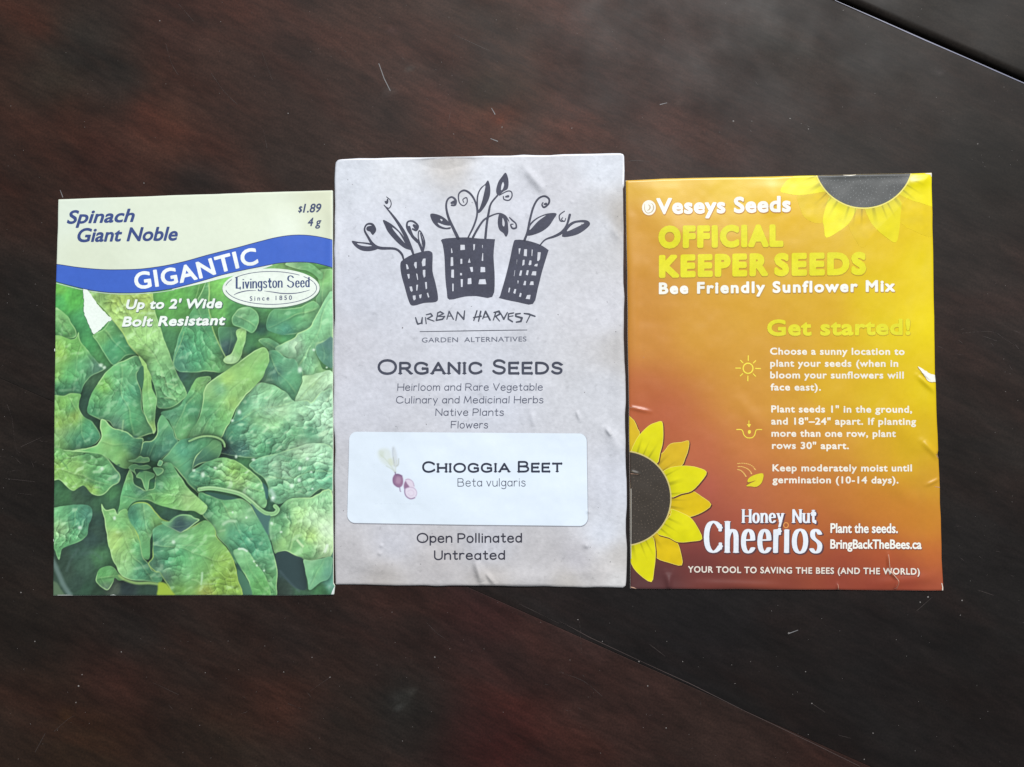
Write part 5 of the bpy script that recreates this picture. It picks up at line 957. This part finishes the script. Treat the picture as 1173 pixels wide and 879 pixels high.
P3.art('leaf_icon', Shape().poly(ti([(112, 500), (134, 486), (165, 470), (122, 480), (126, 458), (160, 440), (203, 434), (196, 480), (168, 504), (136, 502)]), 3), ink((220, 206, 34)), 4, .28)
dots = Shape()
for r0, (a0, a1), n in ((9, (-170, -100), 0),): pass
for pts in ([(68, 380), (90, 378), (112, 380), (132, 386), (150, 398), (160, 412)], [(70, 396), (88, 396), (106, 402), (122, 410), (134, 422), (140, 434)], [(68, 412), (82, 416), (94, 426), (104, 438), (110, 448)]):
    for x, y in ti(smooth(pts, 2, False)[::1].tolist()): dots.stroke([(x - .5, y), (x + .5, y + .2)], 1.0)
P3.art('spray_icon', dots, ink((232, 186, 100)), 4, .28)
OTT = (1040, 380); s88 = 8.79
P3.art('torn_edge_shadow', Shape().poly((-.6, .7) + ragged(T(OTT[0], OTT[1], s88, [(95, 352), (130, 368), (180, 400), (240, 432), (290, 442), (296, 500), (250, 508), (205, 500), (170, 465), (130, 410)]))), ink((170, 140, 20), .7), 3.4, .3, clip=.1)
P3.art('torn_edge_patch', Shape().poly(ragged(T(OTT[0], OTT[1], s88, [(95, 352), (130, 368), (180, 400), (240, 432), (290, 442), (296, 500), (250, 508), (205, 500), (170, 465), (130, 410)]))), ink((240, 238, 226), .7), 4, .3, clip=.1, label='small white tear on the right edge')
P3.art('worn_crease', Shape().stroke([(1017.2, 635, .4), (1017.8, 645, .8), (1019.5, 653, .9), (1024, 660, .8), (1028.4, 666, .7), (1026.5, 674, .4)], sm_=3), ink((206, 164, 140), .6), 6, .28, clip=.1)
P3.art('worn_crease', Shape().stroke([(959.4, 669, .3), (959.8, 675, .6)]), ink((206, 164, 140), .6), 6, .28, clip=.1)
P3.art('worn_crease', Shape().stroke([(1071.5, 520, .5), (1074.5, 524, 1.1), (1076, 527, .8)]), ink((206, 164, 140), .6), 6, .28, clip=.1)
P3.art('worn_crease', Shape().stroke([(1070, 557.5, .3), (1077, 558.5, .7)]), ink((206, 164, 140), .6), 6, .28, clip=.1)
P3.art('worn_crease', Shape().stroke([(722.5, 542.8, .5), (731, 543.4, .3)]), ink((206, 164, 140), .6), 6, .28, clip=.1)
P3.art('worn_crease', Shape().stroke([(737.4, 410, .3), (737, 409, .3)]), ink((206, 164, 140), .6), 6, .28, clip=.1)
P3.art('worn_crease', Shape().stroke([(722.5, 672.6, .8), (726, 673.4, 1.2), (729, 674.6, .5)]), ink((206, 164, 140), .6), 6, .28, clip=.1)
P3.art('worn_crease', Shape().stroke([(719.5, 467, .4), (730, 466.4, .3)]), ink((206, 164, 140), .6), 6, .28, clip=.1)
P3.art('worn_edge', Shape().stroke([(966, 200.9, .5), (974, 201.4, 1.3), (980, 200.6, .5)]), ink((226, 222, 210), .7), 6, .3, clip=.1)
P3.art('worn_edge', Shape().stroke([(1060, 199, .6), (1066.6, 199.4, 2.2), (1066.8, 202, 1.4)]), ink((226, 222, 210), .7), 6, .3, clip=.1)
P3.art('worn_edge', Shape().stroke([(1078.6, 668, .6), (1079.8, 673, 1.1), (1079.6, 676, 1.4)]), ink((226, 222, 210), .7), 6, .3, clip=.1)
P3.art('worn_edge', Shape().stroke([(722.8, 560, .5), (722.8, 640, .5)]), ink((226, 222, 210), .7), 6, .3, clip=.1)

# ================================================================== the table
def board_material(name, tint):
    m = bpy.data.materials.new(name); m.use_nodes = True; nt = m.node_tree; N = nt.nodes; L = nt.links; b = N['Principled BSDF']
    tc = N.new('ShaderNodeTexCoord'); mp = N.new('ShaderNodeMapping'); mr = N.new('ShaderNodeMapping'); mr.inputs['Rotation'].default_value = (0, 0, math.radians(26)); mp.inputs['Scale'].default_value = (1, 3.6, 1)
    L.new(tc.outputs['Object'], mr.inputs[0]); L.new(mr.outputs[0], mp.inputs[0])
    at = N.new('ShaderNodeVertexColor'); at.layer_name = 'ink'
    def noise(vec, sc, det, lo, hi, f0=.3, f1=.7, dist=0):
        n = N.new('ShaderNodeTexNoise'); n.inputs['Scale'].default_value = sc; n.inputs['Detail'].default_value = det; n.inputs['Distortion'].default_value = dist
        L.new(vec, n.inputs['Vector']); r = N.new('ShaderNodeMapRange'); r.inputs['From Min'].default_value = f0; r.inputs['From Max'].default_value = f1
        r.inputs['To Min'].default_value = lo; r.inputs['To Max'].default_value = hi; L.new(n.outputs['Fac'], r.inputs[0]); return r.outputs[0]
    def scale(c, f):
        v = N.new('ShaderNodeVectorMath'); v.operation = 'SCALE'; L.new(c, v.inputs[0]); L.new(f, v.inputs['Scale']); return v.outputs[0]
    c = at.outputs['Color']
    c = scale(c, noise(mp.outputs[0], 26, 6, .62, 1.38, dist=.8)); c = scale(c, noise(mp.outputs[0], 190, 5, .76, 1.24)); c = scale(c, noise(tc.outputs['Object'], 1700, 3, .76, 1.24))
    mx = N.new('ShaderNodeMixRGB'); mx.blend_type = 'MULTIPLY'; mx.inputs[2].default_value = (1.35, .95, .85, 1); L.new(noise(mp.outputs[0], 14, 3, 0, 1, .45, .75, .8), mx.inputs[0]); L.new(c, mx.inputs[1])
    L.new(mx.outputs[0], b.inputs['Base Color'])
    L.new(noise(tc.outputs['Object'], 60, 4, .45, .6), b.inputs['Roughness']); b.inputs['Specular IOR Level'].default_value = .2
    n = N.new('ShaderNodeTexNoise'); n.inputs['Scale'].default_value = 220; n.inputs['Detail'].default_value = 6; L.new(mp.outputs[0], n.inputs['Vector'])
    bp = N.new('ShaderNodeBump'); bp.inputs['Strength'].default_value = .06; bp.inputs['Distance'].default_value = .0003; L.new(n.outputs['Fac'], bp.inputs['Height']); L.new(bp.outputs[0], b.inputs['Normal'])
    return m
tsA = [(620, 740, (62, 44, 42)), (700, 820, (66, 46, 42)), (560, 840, (64, 36, 34)), (560, 700, (60, 40, 40)), (450, 720, (56, 42, 39)), (400, 820, (50, 42, 38)), (460, 810, (44, 42, 40)), (250, 760, (50, 41, 37)), (250, 850, (52, 43, 36)), (130, 780, (64, 42, 36)), (100, 850, (60, 45, 33)), (40, 800, (54, 41, 34)), (30, 720, (44, 39, 35)), (150, 720, (42, 38, 36)), (800, 860, (56, 42, 38)), (30, 600, (40, 37, 35)), (-100, 700, (42, 38, 35)), (500, 1000, (50, 40, 38)), (330, 740, (46, 38, 36)), (330, 790, (62, 46, 40))]
tsB = [(30, 30, (62, 43, 35)), (90, 60, (48, 46, 43)), (130, 95, (50, 47, 44)), (60, 95, (52, 48, 42)), (200, 30, (70, 48, 42)), (250, 120, (70, 51, 45)), (180, 130, (78, 52, 43)), (60, 150, (66, 44, 36)), (110, 190, (64, 42, 36)), (240, 165, (70, 48, 41)), (200, 150, (84, 58, 48)), (330, 195, (60, 49, 45)), (230, 205, (46, 42, 41)), (30, 205, (56, 40, 34)), (30, 350, (42, 39, 37)), (30, 500, (40, 37, 35)), (30, 440, (42, 39, 37)), (330, 60, (62, 48, 44)), (400, 40, (72, 53, 47)), (440, 80, (72, 55, 50)), (440, 120, (62, 52, 49)), (510, 100, (76, 56, 51)), (575, 130, (98, 58, 45)), (565, 104, (60, 52, 42)), (590, 90, (66, 52, 42)), (640, 60, (70, 50, 45)), (640, 150, (84, 56, 48)), (600, 165, (78, 60, 54)),
       (560, 60, (60, 49, 44)), (700, 100, (66, 49, 45)), (760, 150, (70, 52, 48)), (760, 70, (62, 46, 42)), (850, 100, (54, 43, 40)), (830, 180, (66, 50, 46)), (900, 60, (46, 42, 38)), (1000, 60, (46, 43, 40)), (1000, 150, (50, 44, 40)), (1120, 200, (42, 39, 36)), (1130, 350, (52, 44, 42)), (1100, 300, (50, 43, 40)), (1130, 500, (42, 38, 36)), (1130, 650, (35, 33, 33)), (1100, 800, (30, 28, 28)), (900, 800, (32, 29, 29)), (800, 720, (31, 29, 31)), (700, 700, (36, 33, 34)), (1000, 720, (32, 30, 31)), (-100, 200, (52, 40, 35)), (300, -100, (64, 46, 42)), (1000, -60, (48, 42, 40)), (1300, 500, (38, 35, 33))]  # wood tones, with a hazy sheen painted in at the far middle
tsC = [(1100, 30, (46, 43, 40)), (1000, -50, (50, 45, 42)), (1200, 0, (44, 41, 38)), (1150, 80, (45, 42, 39))]
def wp(u, v):
    a, b = plane(u, v, 0.0); return np.array([float(a), float(b)])
g0, g1 = wp(955, -2), wp(1173, 93); dirv = (g1 - g0) / np.linalg.norm(g1 - g0); nrm = np.array([-dirv[1], dirv[0]])      # nrm points away from the viewer
a0 = wp(573, 681); a1_ = wp(980, 879); t_seam = float(np.dot((a0 + a1_) / 2 - g0, nrm))
table = bpy.data.objects.new('tabletop', None); COL.objects.link(table); table['kind'] = 'structure'; table.empty_display_size = .05
def inv(x, y):
    c, s_ = math.cos(TAU), math.sin(TAU); yy = y - CY; D = DIST
    Y = (yy * c - D * s_) / (D * c + yy * s_); Y = np.clip(Y, -3, 3); t = D / (c - Y * s_)
    return x / t * FPX + W0 / 2, H0 / 2 - Y * FPX
def board(name, t0, t1, bev0, bev1, samples, mat, smud=()):
    """a plank from t0 to t1 across the grain, edges rounded by bev (metres)"""
    def prof(t):
        z = np.zeros_like(t)
        for e, b in ((t - t0, bev0), (t1 - t, bev1)):
            q = np.clip(e / b, 0, 1); z -= b * (1 - np.sqrt(np.clip(1 - (1 - q) ** 2, 0, 1)))
        return z
    ts_ = [t0 + bev0 * (1 - math.cos(k * math.pi / 16)) for k in range(9)] + list(np.linspace(t0 + bev0, t1 - bev1, max(2, int(min((t1 - t0), .6) / .0016)))[1:-1]) + [t1 - bev1 * (1 - math.cos(k * math.pi / 16)) for k in range(8, -1, -1)]
    ts_ = np.array(ts_); ss = np.concatenate([np.linspace(-.75, -.32, 12)[:-1], np.arange(-.32, .12, .0016), np.linspace(.12, .55, 12)])
    S, Tt = np.meshgrid(ss, ts_); x = g0[0] + dirv[0] * S + nrm[0] * Tt; y = g0[1] + dirv[1] * S + nrm[1] * Tt; z = prof(Tt)
    u, v = inv(x, y)
    c = rbf(samples, u, v, 3.0, 16.0)
    for (sx, sy, r, cc, a) in smud:
        w = a * np.exp(-((u - sx) ** 2 + (v - sy) ** 2) / (r * r)) * np.clip(1 + 1.2 * fbm(u / 3, v / 3, 5, 2), 0, 1.6); c = c + (np.array(cc) - c) * np.clip(w, 0, 1)[..., None]
    nt_, ns = S.shape; V = np.stack([x.ravel(), y.ravel(), z.ravel()], 1)
    idx = np.arange(nt_ * ns).reshape(nt_, ns)
    F_ = np.stack([idx[:-1, :-1].ravel(), idx[:-1, 1:].ravel(), idx[1:, 1:].ravel(), idx[1:, :-1].ravel()], 1).tolist()
    cols = (0.62 * np.array([1.08, .97, .90]) * lin(np.clip(c, 0, 255)) ** 1.06).reshape(-1, 3)
    ring_ = list(idx[0, :]) + list(idx[1:, -1]) + list(idx[-1, -2::-1]) + list(idx[-2:0:-1, 0]); n = len(V)
    low = V[ring_].copy(); low[:, 2] = -.018; V = np.vstack([V, low]); cols = np.vstack([cols, cols[ring_]])
    m_ = len(ring_)
    for k in range(m_): F_.append([ring_[(k + 1) % m_], ring_[k], n + k, n + (k + 1) % m_])
    o = link_mesh(name, V, F_, mat, table, cols); return o
MB_ = board_material('dark_wood', 1)
smB = [(446, 106, 4.5, (104, 108, 110), .8), (470, 78, 3, (88, 88, 86), .6), (451, 34, 3.5, (92, 82, 92), .6), (760, 120, 3, (88, 88, 88), .7), (777, 118, 3.2, (98, 92, 88), .6), (840, 140, 2.5, (88, 84, 80), .6), (865, 139, 2.5, (84, 80, 78), .5), (904, 137, 3, (100, 92, 90), .5), (1074, 83, 3.2, (96, 96, 100), .8), (315, 105, 4, (88, 72, 66), .5), (335, 96, 3, (86, 74, 68), .5), (200, 130, 9, (92, 64, 50), .4), (575, 138, 5, (112, 62, 42), .5), (560, 84, 3.5, (70, 60, 40), .4), (22, 470, 9, (58, 56, 52), .35), (1160, 30, 4, (84, 86, 92), .5)]
smA = [(459, 803, 13, (58, 62, 60), .55), (452, 798, 5, (84, 86, 86), .6), (470, 792, 5, (76, 78, 76), .5), (456, 812, 5, (80, 84, 84), .5), (300, 745, 18, (66, 46, 38), .3), (75, 820, 8, (78, 62, 38), .5), (500, 722, 8, (76, 60, 58), .5), (570, 860, 30, (66, 30, 30), .4), (640, 760, 14, (72, 56, 52), .4)]
board('board', t_seam + .00002, -.0, .00012, .0011, tsB, MB_, smB)
board('board', t_seam - .7, t_seam - .00002, .01, .00012, tsA, MB_, smA)
board('board', .0009, .5, .0022, .01, tsC, MB_)
# dark support under the open joint
x, y = [], []
V = []; 
for s_, t_ in ((-.7, -.05), (.5, -.05), (.5, .06), (-.7, .06)):
    p = g0 + dirv * s_ + nrm * t_; V.append((p[0], p[1], -.0185))
link_mesh('joint_support', V, [[0, 1, 2, 3]], paper('dark_underside', (52, 45, 40), .8, .2), table)
# fine scratches in the varnish
def flat(name, shape, mat, root, zz=.00004, step=.35, kind=None, label=None):
    X, Y, F = shape.field(step); u, v, faces = contour(X, Y, F); a, b = plane(u, v, 0.0)
    o = link_mesh(name, np.stack([a, b, np.full(len(a), zz)], 1), faces, mat, root); return o
sc1 = Shape()
for q in ([(434, 73, .7), (440, 90, .9), (447, 104, .8)], [(563, 124, .5), (567, 131, 1.0)], [(562, 159, .7), (570, 162, 1.0)], [(903, 726, 1.0), (914, 722, .6)], [(756, 120, .8), (764, 118, .5)], [(69, 218, .5), (72, 226, .9)]): sc1.stroke(q)
flat('board_edge_glint', Shape().stroke([(956.5, .6, .5), (1000, 19.6, 1.0), (1060, 46.2, 1.3), (1110, 67.8, 1.0), (1140, 81, 1.2), (1173, 95.4, 1.0), (1260, 133, .8)]), ink((128, 130, 150), .4), table, .00002)  # window reflection on the groove edge, painted as a pale strip
flat('scratches', sc1, ink((128, 128, 130), .5), table)
sc2 = Shape(); rs_ = random.Random(12)
for q in ([(190, 50), (193, 62), (197, 74), (204, 86)], [(242, 84), (256, 104), (272, 120)], [(205, 5), (222, 25)], [(516, 128), (512, 150)], [(702, 190), (725, 184), (745, 186)], [(488, 712), (500, 725), (515, 735)], [(62, 838), (78, 824), (86, 820)], [(40, 862), (52, 840)], [(175, 782), (205, 796)], [(355, 792), (378, 776)], [(330, 806), (345, 812)], [(664, 712), (666, 748)], [(595, 692), (640, 714)], [(1100, 382), (1136, 380), (1150, 388), (1166, 398)], [(1126, 385), (1142, 391)], [(1160, 378), (1173, 384)], [(8, 463), (14, 480), (16, 500), (20, 520)], [(24, 512), (50, 500)], [(4, 548), (40, 552)], [(20, 565), (36, 567)], [(744, 738), (762, 752)], [(930, 806), (945, 816)], [(960, 842), (975, 846)], [(640, 770), (668, 780), (690, 798)], [(1068, 684), (1050, 700)], [(1120, 676), (1138, 682)], [(520, 40), (560, 58)], [(300, 60), (312, 92)], [(302, 150), (306, 170)]):
    sc2.stroke([(a, b, rs_.uniform(.2, .4)) for a, b in smooth(q, 3, False)])
for k in range(44):
    gx, gy, gs_ = rs_.choice([(1130, 400, 30), (640, 790, 45), (300, 800, 60), (470, 90, 60), (840, 150, 50), (25, 520, 22), (1130, 640, 30), (760, 830, 50)]); x, y = rs_.gauss(gx, gs_), rs_.gauss(gy, gs_ * .5); a = rs_.gauss(.45, .5); l = rs_.uniform(3, 15)
    sc2.stroke([(x, y, .15), (x + l * .5 * math.cos(a), y + l * .5 * math.sin(a) + rs_.uniform(-1, 1), .38), (x + l * math.cos(a), y + l * math.sin(a), .12)])
flat('scratches', sc2, ink((72, 64, 62), .5), table)
sm_ = Shape().stroke([(640, 711, .2), (675, 730, .5), (735, 758, .3), (790, 783, .6), (850, 813, .4), (930, 851, .5), (985, 878, .4)]); flat('joint_scuff', sm_, ink((86, 74, 72), .5), table)
# dust lying on the table
dV, dF = [], []; rs_ = random.Random(3)
spots = [(903.5, 725.5, 1.7), (782, 758, 1.1), (732, 758, 1.2), (90, 786, 1.4), (40, 735, 1.2), (24, 679, 1.2), (330, 130, 1.1), (183, 24, 1.2), (461, 849, 1.0), (139, 747, 1.0), (325, 770, 1.0), (498, 753, 1.4), (763, 834, 1.0), (1120, 165, 1.4), (1102, 688, 1.2), (1150, 100, 1.1), (378, 776, 1.4), (575, 146, 1.3), (966, 12, 1.2), (87, 805, 1.2), (94, 773, 1.0), (165, 210, 1.0), (655, 147, .9), (742, 786, 1.3), (1054, 690, 1.2), (1063, 684, 1.4), (1100, 705, 1.3), (662, 710, 1.2), (690, 735, 1.0), (1000, 840, 1.2), (930, 806, 1.1), (990, 870, 1.1), (840, 139, 1.6), (905, 136, 1.3), (918, 142, 1.1), (926, 148, 1.1), (861, 139, 1.1)]
for k in range(330):
    y = rs_.choice([rs_.uniform(0, 195), rs_.uniform(685, 879), rs_.uniform(0, 879)]); x = rs_.uniform(0, 1173)
    if 50 < x < 1090 and 170 < y < 690: x = rs_.choice([rs_.uniform(0, 52), rs_.uniform(1090, 1173)])
    spots.append((x, y, rs_.uniform(.25, .62) * (1 if rs_.random() < .93 else 1.7)))
for (u, v, r) in spots:
    px_, py_ = wp(u, v); r = r * .000125 * 1.5; k0 = len(dV); n = 6; asp = rs_.uniform(.4, 1); rot = rs_.uniform(0, 6.28)
    for q in range(n):
        a = q * 2 * math.pi / n; xx_, yy_ = r * math.cos(a) * rs_.uniform(.7, 1.1), r * asp * math.sin(a)
        dV.append((px_ + xx_ * math.cos(rot) - yy_ * math.sin(rot), py_ + xx_ * math.sin(rot) + yy_ * math.cos(rot), .00002))
    dV.append((px_, py_, .00002 + r * .6))
    for q in range(n): dF.append([k0 + q, k0 + (q + 1) % n, k0 + n])
do = link_mesh('dust', dV, dF, paper('dust_grains', (132, 128, 126), .9, .1, .2), None); do['kind'] = 'stuff'; do['label'] = 'pale dust grains scattered on the dark wooden table'; do['category'] = 'dust'

# ================================================================== light
w = bpy.data.worlds.new('World'); scn.world = w; w.use_nodes = True
w.node_tree.nodes['Background'].inputs[0].default_value = (.86, .93, 1.0, 1); w.node_tree.nodes['Background'].inputs[1].default_value = 0.25
def area(name, loc, target, sx, sy, energy, color):
    l = bpy.data.lights.new(name, 'AREA'); l.shape = 'RECTANGLE'; l.size = sx; l.size_y = sy; l.energy = energy; l.color = color
    o = bpy.data.objects.new(name, l); COL.objects.link(o); o.location = loc
    from mathutils import Vector
    o.rotation_euler = (Vector(target) - Vector(loc)).to_track_quat('-Z', 'Y').to_euler(); return o
area('window_light', (.45, 1.1, 1.5), (0, 0, 0), .5, .36, 41.0, (1.0, .995, .98))

scn.view_settings.view_transform = 'Standard'; scn.view_settings.look = 'None'; scn.view_settings.exposure = 0; scn.view_settings.gamma = 1
scn.render.engine = 'CYCLES'; scn.cycles.use_denoising = False
